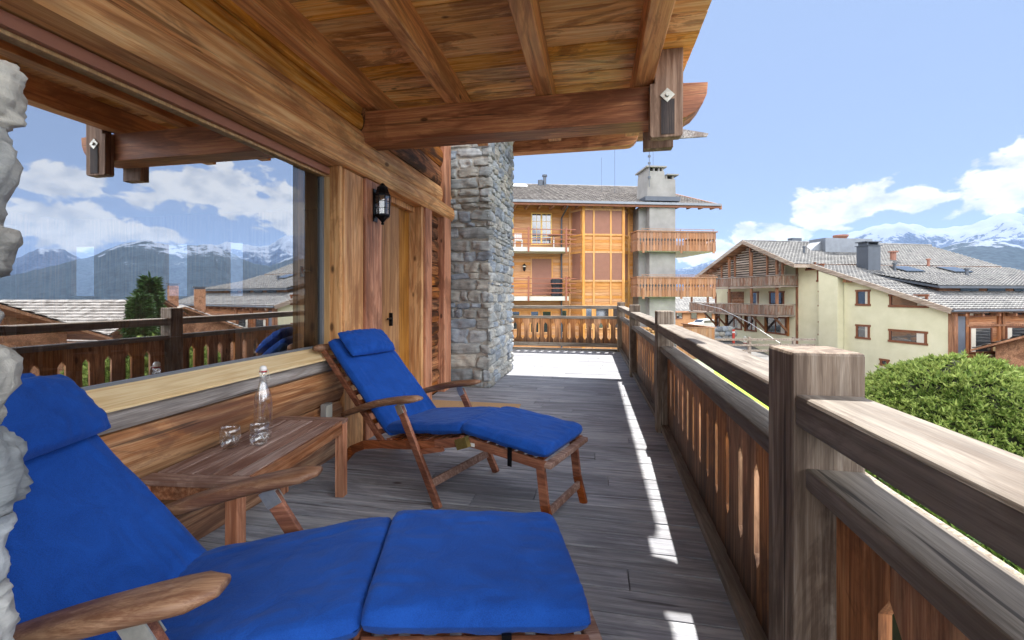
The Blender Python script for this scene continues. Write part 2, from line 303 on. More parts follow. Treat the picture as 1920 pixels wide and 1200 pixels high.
def grassm():
    m, nt, b = newmat('grass'); t = nn(nt, 'ShaderNodeTexCoord'); a = nn(nt, 'ShaderNodeTexNoise', i_Scale=1.4, i_Detail=8.0, i_Roughness=.7); nt.links.new(t.outputs['Object'], a.inputs['Vector'])
    nt.links.new(ramp(nt, a.outputs[0], [(.3, hexc('#6f9a1c')), (.6, hexc('#98c02c'))]), b.inputs['Base Color']); b.inputs['Roughness'].default_value = .9
    bump(nt, b, a.outputs[0], .05, .6); return m
M['grass'] = grassm()
def meadow():
    m, nt, b = newmat('valley_ground'); t = nn(nt, 'ShaderNodeTexCoord'); a = nn(nt, 'ShaderNodeTexNoise', i_Scale=.02, i_Detail=8.0, i_Roughness=.7); nt.links.new(t.outputs['Object'], a.inputs['Vector'])
    nt.links.new(ramp(nt, a.outputs[0], [(.35, hexc('#3d4a26')), (.5, hexc('#5c6a34')), (.7, hexc('#7f7c5c'))]), b.inputs['Base Color']); b.inputs['Roughness'].default_value = .95; return m
M['meadow'] = meadow()

# ------------------------------------------------------------------ mesh builder
class MB:
    def __init__(s, off=(0, 0, 0)): s.v = []; s.f = []; s.o = off
    def add(s, vs, fs):
        n = len(s.v); s.v += [(x+s.o[0], y+s.o[1], z+s.o[2]) for x, y, z in vs]; s.f += [[i+n for i in f] for f in fs]
    def box(s, x0, x1, y0, y1, z0, z1):
        s.add([(x0,y0,z0),(x1,y0,z0),(x1,y1,z0),(x0,y1,z0),(x0,y0,z1),(x1,y0,z1),(x1,y1,z1),(x0,y1,z1)],
              [(0,3,2,1),(4,5,6,7),(0,1,5,4),(1,2,6,5),(2,3,7,6),(3,0,4,7)])
        return s
    def bar(s, p0, p1, w, h, side=None, w1=None, h1=None):
        p0 = Vector(p0); p1 = Vector(p1); d = (p1-p0).normalized()
        sd = Vector(side) if side else (d.cross(Vector((0, 0, 1))) if abs(d.z) < .98 else Vector((1, 0, 0)))
        sd = (sd - d*sd.dot(d)).normalized(); up = sd.cross(d).normalized()
        vs = []
        for p, a, b in ((p0, w, h), (p1, w1 or w, h1 or h)):
            for i, j in ((-1,-1),(1,-1),(1,1),(-1,1)): vs.append(tuple(p + sd*i*a/2 + up*j*b/2))
        s.add(vs, [(0,1,2,3),(4,7,6,5),(0,4,5,1),(1,5,6,2),(2,6,7,3),(3,7,4,0)]); return s
    def prism(s, pts, ext):
        n = len(pts); e = Vector(ext); a = [tuple(p) for p in pts]; b = [tuple(Vector(p)+e) for p in pts]
        s.add(a+b, [list(range(n))[::-1], list(range(n, 2*n))] + [(i, (i+1) % n, n+(i+1) % n, n+i) for i in range(n)]); return s
    def tube(s, pts, rs, n=10, flat=1.):
        pts = [Vector(p) for p in pts]; rs = rs if isinstance(rs, (list, tuple)) else [rs]*len(pts)
        vs = []; fs = []; ref = None
        for i, p in enumerate(pts):
            d = (pts[min(i+1, len(pts)-1)] - pts[max(i-1, 0)]).normalized()
            if ref is None: ref = Vector((0, 0, 1)) if abs(d.z) < .9 else Vector((1, 0, 0))
            a = d.cross(ref).normalized(); b = a.cross(d).normalized(); ref = b
            for k in range(n):
                t = 2*math.pi*k/n; vs.append(tuple(p + a*math.cos(t)*rs[i] + b*math.sin(t)*rs[i]*flat))
        for i in range(len(pts)-1):
            for k in range(n): fs.append((i*n+k, i*n+(k+1) % n, (i+1)*n+(k+1) % n, (i+1)*n+k))
        fs.append(list(range(n))[::-1]); fs.append([(len(pts)-1)*n+k for k in range(n)]); s.add(vs, fs); return s
    def lathe(s, prof, c, n=24):
        vs = []; fs = []
        for r, z in prof:
            for k in range(n): t = 2*math.pi*k/n; vs.append((c[0]+r*math.cos(t), c[1]+r*math.sin(t), c[2]+z))
        for i in range(len(prof)-1):
            for k in range(n): fs.append((i*n+k, i*n+(k+1) % n, (i+1)*n+(k+1) % n, (i+1)*n+k))
        fs.append(list(range(n))[::-1]); fs.append([(len(prof)-1)*n+k for k in range(n)]); s.add(vs, fs); return s
    def grid(s, fn, nu, nv, closed=False):
        vs = [tuple(fn(i/nu, j/nv)) for j in range(nv+1) for i in range(nu+1)]
        fs = [(j*(nu+1)+i, j*(nu+1)+i+1, (j+1)*(nu+1)+i+1, (j+1)*(nu+1)+i) for j in range(nv) for i in range(nu)]
        s.add(vs, fs); return s
    def build(s, name, mat, parent=None, smooth=False, bevel=0, world=False, fix=False):
        me = bpy.data.meshes.new(name); me.from_pydata(s.v, [], s.f); me.materials.append(M[mat] if isinstance(mat, str) else mat)
        if smooth: me.polygons.foreach_set('use_smooth', [True]*len(me.polygons))
        if fix:
            bm = bmesh.new(); bm.from_mesh(me); bmesh.ops.remove_doubles(bm, verts=bm.verts, dist=1e-6); bmesh.ops.recalc_face_normals(bm, faces=bm.faces); bm.to_mesh(me); bm.free()
        me.update(); o = bpy.data.objects.new(name, me); COL.objects.link(o)
        if parent is not None:
            o.parent = parent
            if world: o.matrix_parent_inverse = Matrix.Translation(-Vector(parent.location))
        if bevel:
            b = o.modifiers.new('bevel', 'BEVEL'); b.width = bevel; b.segments = 2; b.limit_method = 'ANGLE'; b.angle_limit = R(40)
        return o
def tag(o, label=None, cat=None, group=None, kind=None):
    for k, v in (('label', label), ('category', cat), ('group', group), ('kind', kind)):
        if v: o[k] = v
    return o
def empty(name, loc, rz=0, label=None, cat=None, group=None):
    o = bpy.data.objects.new(name, None); COL.objects.link(o); o.location = loc; o.rotation_euler = (0, 0, rz); o.empty_display_size = .2
    return tag(o, label, cat, group)
def copy_tree(o, parent=None):
    c = o.copy(); COL.objects.link(c)
    if parent is not None: c.parent = parent
    for ch in list(o.children): copy_tree(ch, c)
    return c
rnd = random.Random(7)

# ------------------------------------------------------------------ own chalet (world coordinates)
XW = -2.05
CH = empty('chalet', (-4.5, 3, -3.3), 0, 'timber chalet beside the deck with a large picture window, stone pillar and carved roof beams', 'chalet')
def part(mb, name, mat, parent=None, **k):
    p = parent or CH; return mb.build(name, mat, p, world=(p is CH), **k)
# logs with rounded faces: cross-section extruded along y
def log(mb, x, y0, y1, z0, z1, bulge=.03, depth=.12, n=7, seg=14):
    hz = (z1-z0)/2; zc = (z0+z1)/2
    vs = []; fs = []
    ys = [y0+(y1-y0)*i/seg for i in range(seg+1)]; ph = rnd.random()*10
    for y in ys:
        wob = .006*math.sin(y*1.7+ph)+.004*math.sin(y*4.1+ph)
        row = [(x-depth, y, z0)]
        for i in range(n+1):
            t = -1+2*i/n; row.append((x+bulge*(1-abs(t)**2.6)+wob, y, zc+t*(hz-.004)))
        row.append((x-depth, y, z1)); vs += row
    m_ = n+3
    for j in range(seg):
        for i in range(m_): fs.append((j*m_+i, j*m_+(i+1) % m_, (j+1)*m_+(i+1) % m_, (j+1)*m_+i))
    fs.append(list(range(m_))); fs.append([seg*m_+i for i in range(m_)][::-1])
    mb.add(vs, fs)
# below the window
mb = MB()
for z0, z1 in ((-.02, .2), (.2, .44)): log(mb, XW-.03, -3, 3.78, z0, z1, .03)
log(mb, XW-.02, -3, 3.78, .44, .70, .035)
part(mb, 'lower_log', 'lowlog', smooth=False)
mb = MB(); log(mb, XW-.025, -3, 3.18, .70, .80, .02); part(mb, 'grey_sill_log', 'greylog')
# sloping pale sill
WN = empty('window', (-2.2, .9, .8)); WN.parent = CH; WN.matrix_parent_inverse = Matrix.Translation(-CH.location)
def wpart(mb, name, mat, **k):
    o = mb.build(name, mat, WN, **k); o.matrix_parent_inverse = Matrix.Translation(-Vector(WN.location)); return o
mb = MB(); mb.prism([(-2.24, -3, .80), (-2.03, -3, .802), (-2.03, -3, .815), (-2.185, -3, .885), (-2.24, -3, .885)], (0, 6.18, 0)); wpart(mb, 'sill', 'pale', bevel=.004)
mb = MB(); mb.box(-2.215, -2.19, -3, 3.16, .885, .90); mb.box(-2.215, -2.19, 3.135, 3.16, .90, 2.28); wpart(mb, 'gasket', 'glasstrim')
mb = MB(); mb.box(-2.235, -2.17, -3, 3.22, 2.281, 2.30); mb.box(-2.22, -2.14, 3.16, 3.22, .886, 2.281); wpart(mb, 'frame', 'palez', bevel=.003)
mb = MB(); mb.box(-2.235, -2.14, -3, 3.2, 2.30, 2.355); wpart(mb, 'blind_rail', 'brown_metal', bevel=.002)
mb = MB(); mb.add([(-2.2, -3, .9), (-2.2, 2.80, .9), (-2.2, 2.80, 2.28), (-2.2, -3, 2.28)], [(0, 1, 2, 3)]); wpart(mb, 'glass_pane', 'window')
mb = MB(); mb.add([(-2.21, 2.80, .9), (-2.21, 3.135, .9), (-2.21, 3.135, 2.28), (-2.21, 2.80, 2.28)], [(0, 1, 2, 3)]); wpart(mb, 'side_pane', 'window_plain')
mb = MB(); mb.box(-2.30, -2.235, 2.90, 2.97, .82, 2.30); wpart(mb, 'mullion', 'roomwood')
mb = MB(); mb.box(-2.234, -2.222, 2.925, 2.945, 1.45, 1.53); mb.bar((-2.226, 2.93, 1.5), (-2.226, 3.03, 1.5), .012, .016); wpart(mb, 'handle', 'black')
# jambs
mb = MB(); mb.box(-2.235, -2.05, 3.161, 3.20, .80, 2.38)
part(mb, 'window_jamb', 'larch')
mb = MB(); mb.box(-2.20, -2.035, 3.203, 3.50, .0, 2.36); part(mb, 'window_post', 'larch', bevel=.006)
mb = MB(); mb.box(-2.20, -2.01, 3.505, 3.80, .0, 2.36); mb.box(-2.21, -2.0, 4.86, 5.06, .0, 2.42); mb.box(-2.2, -1.995, 5.50, 5.76, .0, 3.6); part(mb, 'wall_post', 'post_red', bevel=.008)
mb = MB(); mb.box(-2.27, -2.03, 4.79, 4.857, .0, 2.40); part(mb, 'door_jamb', 'larch', bevel=.004)
# header log, logs above
mb = MB(); log(mb, -2.0, -3, 5.86, 2.365, 2.56, .045, .24); part(mb, 'header_log', 'logs', smooth=False)
mb = MB(); log(mb, XW-.01, -3, 5.86, 2.56, 2.79, .035); log(mb, XW-.01, -3, 3.50, 2.79, 2.93, .02); log(mb, XW, -3, 3.50, 2.93, 3.2, .012)
part(mb, 'upper_log', 'logs')
mb = MB(); log(mb, XW-.005, 3.50, 5.5, 2.79, 3.05, .03); log(mb, XW-.005, 3.50, 5.5, 3.05, 3.3, .03); log(mb, XW-.005, 3.50, 5.5, 3.3, 3.6, .03)
zz = 0.0; i = 0
while zz < 2.3:
    log(mb, XW-.045, 5.06, 5.50, zz, min(zz+.155, 2.37), .02, .1, 6, 4); zz += .158
part(mb, 'old_log', 'oldlog')
mb = MB(); mb.box(-2.24, -2.2, 3.14, 5.9, 0, 2.37); mb.box(-2.3, -2.24, -3, 5.9, 2.37, 3.4); mb.box(-2.3, -2.24, -3, 3.9, 0, .8); part(mb, 'wall_core', 'dark')
# door recess
DR = empty('door', (-2.26, 4.3, 0)); DR.parent = CH; DR.matrix_parent_inverse = Matrix.Translation(-CH.location)
def dpart(mb, name, mat, **k):
    o = mb.build(name, mat, DR, **k); o.matrix_parent_inverse = Matrix.Translation(-Vector(DR.location)); return o
mb = MB()
for i, (a, b) in enumerate(((3.805, 4.02), (4.025, 4.26), (4.30, 4.52), (4.525, 4.785))): mb.box(-2.20+.0, -2.165 - (.02 if i > 1 else 0), a, b, .03, 2.3)
dpart(mb, 'door_panel', 'doorwood', bevel=.004)
mb = MB(); mb.box(-2.2, -2.12, 3.80, 4.79, 2.3, 2.365); dpart(mb, 'door_head', 'larch')
mb = MB(); mb.box(-2.165, -2.13, 4.24, 4.26, .98, 1.12); mb.bar((-2.13, 4.25, 1.06), (-2.13, 4.14, 1.06), .014, .016); dpart(mb, 'door_handle', 'black')
mb = MB(); mb.box(-2.24, -2.06, 3.80, 4.79, -.01, .03); dpart(mb, 'threshold', 'greylog')
# beams, rafters, soffit
ZR = 2.965; ZS = 3.19
for x0, x1 in ((-2.05, -1.925), (-1.27, -1.158), (-.485, -.352), (.31, .45)):
    MB().box(x0, x1, -2.6, 4.60, ZR+(.02 if x0 < -2 else 0), ZS+.03).build('rafter', 'rafter', CH, bevel=.008, world=True)
mb = MB(); y = -2.6
while y < 4.8:
    w = .2+rnd.uniform(-.015, .015); mb.box(-2.06, .735+rnd.uniform(-.004, .004), y+.004, min(y+w-.004, 4.86), ZS+rnd.uniform(-.004, .003), ZS+.024); y += w
part(mb, 'soffit_board', 'soffit')
mb = MB(); mb.box(-2.1, .735, -2.7, 4.88, ZS+.025, ZS+.10); part(mb, 'roof_deck', 'oldlog')
def tiles(mb, P, fn, nu, nv, du, dv, amp=.022, lift=.03, per=.3, sub=6):
    """tile courses: P(u, v) -> point, fn normal; u along the eave, v down the slope"""
    nrm = Vector(fn); cols = int(nu/per)*sub
    for j in range(int(nv/dv)):
        v0 = j*dv; v1 = min(v0+dv*1.06, nv)
        vs = []; fs = []
        for (vv, h) in ((v0, 0.0), (v1, lift), (v1+.001, -.004)):
            for i in range(cols+1):
                u = i*per/sub; ph = (u/per + .5*(j % 2)*0) % 1
                w = amp*(math.sin(ph*2*math.pi)*.6 + .4*math.cos(4*math.pi*ph)) if h > -.001 else 0
                vs.append(tuple(Vector(P(u, vv)) + nrm*(h+w)))
        n = cols+1
        for r_ in range(2):
            for i in range(cols): fs.append((r_*n+i, r_*n+i+1, (r_+1)*n+i+1, (r_+1)*n+i))
        mb.add(vs, fs)
mb = MB()
for j in range(10):     # slate tiles of the own roof, seen only edge on and by their shadow
    for i in range(30):
        x1 = .755-.28*j; yy = -2.7+i*.255
        mb.box(x1-.34, x1+rnd.uniform(-.015, .02), yy, yy+.25, ZS+.10+.028*(j % 2)+.001*(i % 3), ZS+.126+.028*(j % 2)+.001*(i % 3))
part(mb, 'roof_tile', 'slabroof')
# main beam with a curved nose
mb = MB(); prof = [(-2.06, 2.68), (.60, 2.68), (.70, 2.69), (.77, 2.73), (.82, 2.79), (.85, 2.86), (.858, 2.95), (.66, 2.96), (-2.06, 2.962)]
mb.prism([(x, 3.51, z) for x, z in prof], (0, .24, 0)); part(mb, 'beam', 'beam', bevel=.008)
mb = MB(); prof = [(-2.06, 4.30), (.60, 4.30), (.70, 4.31), (.77, 4.35), (.82, 4.41), (.85, 4.48), (.858, 4.57), (-2.06, 4.57)]
mb.prism([(x, 8.76, z) for x, z in prof], (0, .24, 0)); part(mb, 'beam', 'beam', bevel=.008)
mb = MB(); mb.prism([(-2.06, 9.42, 4.60), (2.28, 9.42, 4.60), (2.31, 9.42, 4.66), (1.5, 9.42, 4.86), (-2.06, 9.42, 5.0)], (0, .05, 0)); part(mb, 'verge_board', 'greylog')
BR = empty('bracket', (.54, 3.46, 2.52)); BR.parent = CH; BR.matrix_parent_inverse = Matrix.Translation(-CH.location)
def bpart(mb, name, mat, **k):
    o = mb.build(name, mat, BR, **k); o.matrix_parent_inverse = Matrix.Translation(-Vector(BR.location)); return o
mb = MB(); mb.prism([(.415, 3.42, 2.53), (.432, 3.42, 2.515), (.64, 3.42, 2.515), (.657, 3.42, 2.53), (.66, 3.42, 3.188), (.455, 3.42, 3.188), (.45, 3.42, 2.93), (.415, 3.42, 2.93)], (0, .088, 0)); bpart(mb, 'bracket_post', 'bracket', bevel=.006)
mb = MB(); mb.box(.41, .645, 3.755, 3.85, 2.545, 3.188); bpart(mb, 'bracket_block', 'bracket', bevel=.006)
mb = MB(); mb.box(.498, .595, 3.413, 3.4185, 2.535, 2.80); bpart(mb, 'dark_inlay', wood('charred_wood', '#231f20', '#3f3838', '#5a4c45', 'Z', 1.2, None, .3, .7), )
BP = MB(); BP.prism([(.543, 3.408, 2.775), (.597, 3.408, 2.829), (.543, 3.408, 2.883), (.489, 3.408, 2.829)], (0, .010, 0)); BPo = bpart(BP, 'bolt_plate', 'steel')
mb = MB(); mb.tube([(.543, 3.41, 2.829), (.543, 3.393, 2.829)], [.017, .014], 12); o = mb.build('bolt', 'steel', BR, smooth=False); o.matrix_parent_inverse = Matrix.Translation(-Vector(BR.location))
# upper storey and main roof overhang high above
mb = MB(); mb.box(-9.6, -2.06, -3, 8.6, 3.42, 4.6); part(mb, 'upper_wall', 'chaletwood')
mb = MB(); mb.box(-10, 1.0, 5.1, 9.4, 4.6, 4.78); mb.box(-10, -1.9, -3.5, 5.09, 4.6, 4.78); part(mb, 'main_roof', 'chaletwood')
mb = MB()
for x0, x1 in ((-1.27, -1.158), (-.485, -.352), (.31, .45)): mb.box(x0, x1, 5.2, 9.38, 4.572, 4.6)
part(mb, 'roof_batten', 'rafter')
# lower building body
mb = MB(); mb.box(-9.6, .72, -3, 7.0, -3.3, -.36); mb.box(-9.6, -2.3, 7.0, 8.6, -3.3, -.36); mb.box(-5.2, -2.06, 5.9, 8.6, -.36, 3.42); part(mb, 'base_wall', 'stucco')
# interior room
mb = MB(); mb.box(-9.0, -2.3, -3, 5.88, -.1, 0.0); part(mb, 'room_floor', 'roomfloor')
mb = MB(); mb.box(-9.0, -2.3, -3, 5.88, 2.62, 2.7); part(mb, 'room_ceiling', 'plaster')
mb = MB(); xx = -2.31
for a, b in ((-5.75, -5.45), (-6.95, -6.5), (-8.9, -8.4)):
    mb.box(b, xx, 5.80, 5.88, 0, 2.62); mb.box(a, b, 5.80, 5.88, 0, 1.3); mb.box(a, b, 5.80, 5.88, 2.15, 2.62); xx = a
mb.box(-9.0, xx, 5.80, 5.88, 0, 2.62); mb.box(-9.0, -2.31, -3.05, -2.95, 0, 2.62)
# back wall with window openings
ops = [(.2, 1.1), (1.6, 2.5), (3.1, 3.8), (4.4, 5.0)]; yy = -3
for a, b in ops: mb.box(-9.08, -9.0, yy, a, 0, 2.62); mb.box(-9.08, -9.0, a, b, 0, .7); mb.box(-9.08, -9.0, a, b, 2.3, 2.62); yy = b
mb.box(-9.08, -9.0, yy, 5.88, 0, 2.62)
part(mb, 'room_wall', 'roomwood')
mb = MB()
for y0 in (1.25, 2.32, 3.2, 3.78, 4.4, 4.98): mb.grid(lambda u, v, y0=y0: (-8.93+.03*math.sin(u*22), y0+u*.22-.1, .1+v*2.3), 22, 1)
part(mb, 'curtain', 'linen')

# stone masonry
def masonry(mb, mm, o, ud, nd, Wd, H, seed, hmin=.05, hmax=.20, wmin=.09, wmax=.40, dep=.03, over=.02):
    r = random.Random(seed); o = Vector(o); ud = Vector(ud); nd = Vector(nd); z = 0.
    while z < H:
        h = r.uniform(hmin, hmax); x = -over; 
        while x < Wd+over-.02:
            w = r.uniform(wmin, wmax)*(.7+h/hmax*.6)
            if x+w > Wd+over-.06: w = Wd+over-x
            hh = h*r.uniform(.82, 1.06); zc = z+h/2+r.uniform(-.01, .01); xc = x+w/2; g = .006
            a, b = w/2-g*.6, hh/2-g*.6; dd = dep*r.uniform(.6, 1.25); ex = r.uniform(2.4, 4.5); ph = r.random()*50; tl = r.uniform(-.22, .22); n = 12 if w > .18 else 9
            # split tall thin ones
            def fn(u, v):
                s_, t_ = 2*u-1, 2*v-1
                ang = math.atan2(t_, s_); rad = max(abs(s_), abs(t_))
                circ = Vector((math.cos(ang), math.sin(ang)))*rad; sq = Vector((s_, t_)); q = sq.lerp(circ, .25*rad)
                jx = noise.noise(Vector((math.cos(ang)*1.6, math.sin(ang)*1.6, ph)))*.34*rad
                px_, pz_ = q.x*a*(1.06+jx), q.y*b*(1.06+jx)
                k = max(0, 1-rad**(ex+2))**.4
                dn = dd*k + .03*k*noise.noise(Vector((px_*9+ph, pz_*9, ph)))+.010*k*noise.noise(Vector((px_*31+ph, pz_*31, ph))) - (.02 if rad > .99 else 0)
                return o + ud*(xc+px_-tl*pz_) + Vector((0, 0, zc+pz_+tl*.4*px_)) + nd*dn
            mb.grid(fn, n, n); x += w
        z += h
    return mb
mb = MB(); H0 = 4.58
masonry(mb, None, (-2.07, 5.85, 0), (1, 0, 0), (0, -1, 0), .62, H0, 3)
masonry(mb, None, (-1.45, 5.85, 0), (0, 1, 0), (1, 0, 0), 1.63, H0, 5, .05, .17, .10, .30)
PIL = part(mb, 'stone_pillar', 'stone', smooth=True)
mb = MB(); mb.box(-2.08, -1.456, 5.857, 7.47, -.35, 4.59); mb.build('mortar', 'mortar', PIL).matrix_parent_inverse = Matrix.Identity(4)
# nearby pier at the left edge
mb = MB()
rr = random.Random(11)
def boulder(mb, c, a, b, d, seed, n=14, rough=0.):
    def fn(u, v):
        th = u*2*math.pi; ph = (v-.5)*math.pi
        q = Vector((math.cos(ph)*math.cos(th), math.cos(ph)*math.sin(th), math.sin(ph)))
        q = Vector([math.copysign(abs(t)**.55, t) for t in q])
        k = 1+.16*noise.noise(q*1.3+Vector((seed, 0, 0)))+.05*noise.noise(q*5+Vector((seed, 3, 0)))+.02*noise.noise(q*14+Vector((seed, 3, 0)))
        k += rough*(abs(noise.noise(q*3.1+Vector((seed, 7, 0))))*1.2+.5*noise.noise(q*9+Vector((seed, 1, 4)))+.3*noise.noise(q*22+Vector((seed, 1, 4)))-.3)
        k += .06*noise.noise(Vector((round(q.x*2)/2+seed, round(q.y*2.5)/2.5, round(q.z*2)/2)))
        return (c[0]+q.x*a*k, c[1]+q.y*b*k, c[2]+q.z*d*k)
    mb.grid(fn, n*2, n)
for i, (zc, hh, r_) in enumerate(((1.66, .07, .0), (1.50, .105, -.004), (1.375, .062, -.006), (1.25, .05, -.045), (1.145, .085, -.004), (1.00, .08, .006), (.86, .065, -.012), (.74, .07, 0))):
    boulder(mb, (-1.115, .475, zc), .145+r_*1.5, .12, hh, i*7.3, 36, .065)
boulder(mb, (-1.165, .49, 1.2), .15, .08, .7, 99, 30, .06)
PIER = part(mb, 'stone_pier', 'stone', smooth=True)
# deck-level floor of the building under everything
# ------------------------------------------------------------------ deck
mb = MB(); y = -3.0
while y < 10.42:
    w = .150; xl = -2.09 if y < 7.45 else -5.2
    xs = [xl]; x = xl+rnd.uniform(.8, 3.0)
    while x < .4: xs.append(x); x += rnd.uniform(1.6, 3.2)
    xs.append(.735+rnd.uniform(-.004, .004))
    for a, b in zip(xs[:-1], xs[1:]):
        dz = rnd.uniform(-.0015, .0015); mb.box(a+.002, b-.002, y+.0035, y+w-.0035, -.03, dz)
    y += w
tag(mb.build('deck', 'deck', bevel=.003), kind='structure')
mb = MB(); mb.box(-2.3, .70, -3, 7.44, -.34, -.05); mb.box(-5.2, .70, 7.44, 10.4, -.34, -.05); tag(mb.build('deck_base', 'underdeck'), kind='structure')

# ------------------------------------------------------------------ balustrade
BL = empty('balustrade', (.62, 4, 0), 0, 'weathered timber balustrade with cut-out slats around the deck', 'railing')
def bl(mb, name, mat, **k):
    o = mb.build(name, mat, BL, **k); o.matrix_parent_inverse = Matrix.Translation(-Vector(BL.location)); return o
posts = [(.505, -1.95, .165), (.498, 1.207, .165), (.581, 4.24, .155), (.556, 7.08, .16), (.521, 10.19, .17)]
ztop = [1.05, 1.05, 1.035, 1.046, 1.07]; zmid = [.828, .862, .826, .822, .82]
for (x, y, w) in posts:
    mb = MB(); zt = 1.165; c = .008
    mb.box(x, x+w, y, y+w, -.33, zt-c); bl(mb, 'post', 'post', bevel=.009)
for i in range(4):
    (xa, ya, wa), (xb, yb, wb) = posts[i], posts[i+1]; ya2 = ya+wa-.004; yb2 = yb+.004
    def rail(x0, x1, z0a, z1a, z0b, z1b, xoff=0):
        return ([(xa+x0, ya2, z0a), (xa+x1, ya2, z0a), (xa+x1, ya2, z1a), (xa+x0, ya2, z1a)], [(xb+x0, yb2, z0b), (xb+x1, yb2, z0b), (xb+x1, yb2, z1b), (xb+x0, yb2, z1b)])
    def addrail(mb, A, B_):
        mb.add(A+B_, [(3, 2, 1, 0), (4, 5, 6, 7), (0, 1, 5, 4), (1, 2, 6, 5), (2, 3, 7, 6), (3, 0, 4, 7)])
    mb = MB(); addrail(mb, *rail(.004, wa-.002, ztop[i]-.082, ztop[i], ztop[i+1]-.082, ztop[i+1])); bl(mb, 'top_rail', 'rail', bevel=.010)
    mb = MB(); addrail(mb, *rail(.028, wa-.006, zmid[i]-.052, zmid[i], zmid[i+1]-.052, zmid[i+1])); bl(mb, 'middle_rail', 'rail', bevel=.006)
    mb = MB(); addrail(mb, *rail(.035, wa+.01, .028, .078, .028, .078)); bl(mb, 'bottom_rail', 'rail', bevel=.006)
    mb = MB(); n = round((yb2-ya2)/.205); wd = (yb2-ya2)/n; xs = .098
    for k in range(n):
        y0 = ya2+k*wd+.0015; y1 = ya2+(k+1)*wd-.0015; t = (k+.5)/n; x = xa+(xb-xa)*t+xs; zt = zmid[i]*(1-t)+zmid[i+1]*t-.05; nt_ = .034
        l, r_ = (nt_ if k else 0), (nt_ if k < n-1 else 0)
        z = [.079, .25, .30, .62, .67, zt]
        pts = [(x, y0, z[0]), (x, y0, z[1]), (x, y0+l, z[2]), (x, y0+l, z[3]), (x, y0, z[4]), (x, y0, z[5]), (x, y1, z[5]), (x, y1, z[4]), (x, y1-r_, z[3]), (x, y1-r_, z[2]), (x, y1, z[1]), (x, y1, z[0])]
        mb.prism(pts, (.026, 0, 0))
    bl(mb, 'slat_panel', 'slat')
# end section across the deck
mb = MB(); mb.box(-5.1, .525, 10.20, 10.36, .998, 1.07); bl(mb, 'top_rail', 'railx', bevel=.01)
mb = MB(); mb.box(-5.1, .525, 10.22, 10.35, .762, .822); bl(mb, 'middle_rail', 'railx', bevel=.006)
mb = MB(); mb.box(-5.1, .525, 10.22, 10.36, .10, .19); mb.box(-5.1, .525, 10.30, 10.38, -.02, .045); bl(mb, 'bottom_rail', 'railx', bevel=.006)
mb = MB(); n = 30; wd = 5.6/n
for k in range(n):
    x0 = .52-(k+1)*wd+.0015; x1 = .52-k*wd-.0015; y = 10.245; q = .040; z = [.185, .26, .32, .61, .67, .765]
    pts = [(x0, y, z[0]), (x1, y, z[0]), (x1, y, z[1]), (x1-q, y, z[2]), (x1-q, y, z[3]), (x1, y, z[4]), (x1, y, z[5]), (x0, y, z[5]), (x0, y, z[4]), (x0+q, y, z[3]), (x0+q, y, z[2]), (x0, y, z[1])]
    mb.prism(pts, (0, .026, 0))
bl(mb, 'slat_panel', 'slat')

# ------------------------------------------------------------------ deck chairs
def pad(mb, o, ang, Ln, Wd, T, seed, p=7, e=.36, nu=36, nv=30, wr=.0065, taper=0.):
    """cushion panel: starts at o=(x,z), runs Ln at angle ang in the x-z plane, width Wd along y, thickness T"""
    d = Vector((math.cos(ang), 0, math.sin(ang))); n = Vector((-math.sin(ang), 0, math.cos(ang)))
    for sgn in (1, -1):
        def fn(u, v):
            a, b = 2*u-1, 2*v-1
            a = math.copysign(abs(a)**.8, a); b = math.copysign(abs(b)**.8, b)
            k = max(0., (1-abs(a)**p)*(1-abs(b)**p))**e
            edge = max(abs(a), abs(b))
            wrk = wr*noise.noise(Vector((a*3+seed, b*9, sgn)))*min(1, edge*1.4)+.45*wr*noise.noise(Vector((a*16+seed, b*16, sgn)))*(edge**4)
            # rounded plan corners
            cx_ = a*(1-.035*abs(b)**8); cy_ = b*(1-.03*abs(a)**8)
            h = (1 if sgn > 0 else -.72)*(T/2*k) + sgn*(wrk*(1 if k > 0 else 0))
            return Vector((o[0], 0, o[1])) + d*((cx_*.5+.5)*Ln) + Vector((0, cy_*Wd/2, 0)) + n*(h+T/2)
        mb.grid(fn, nu, nv)
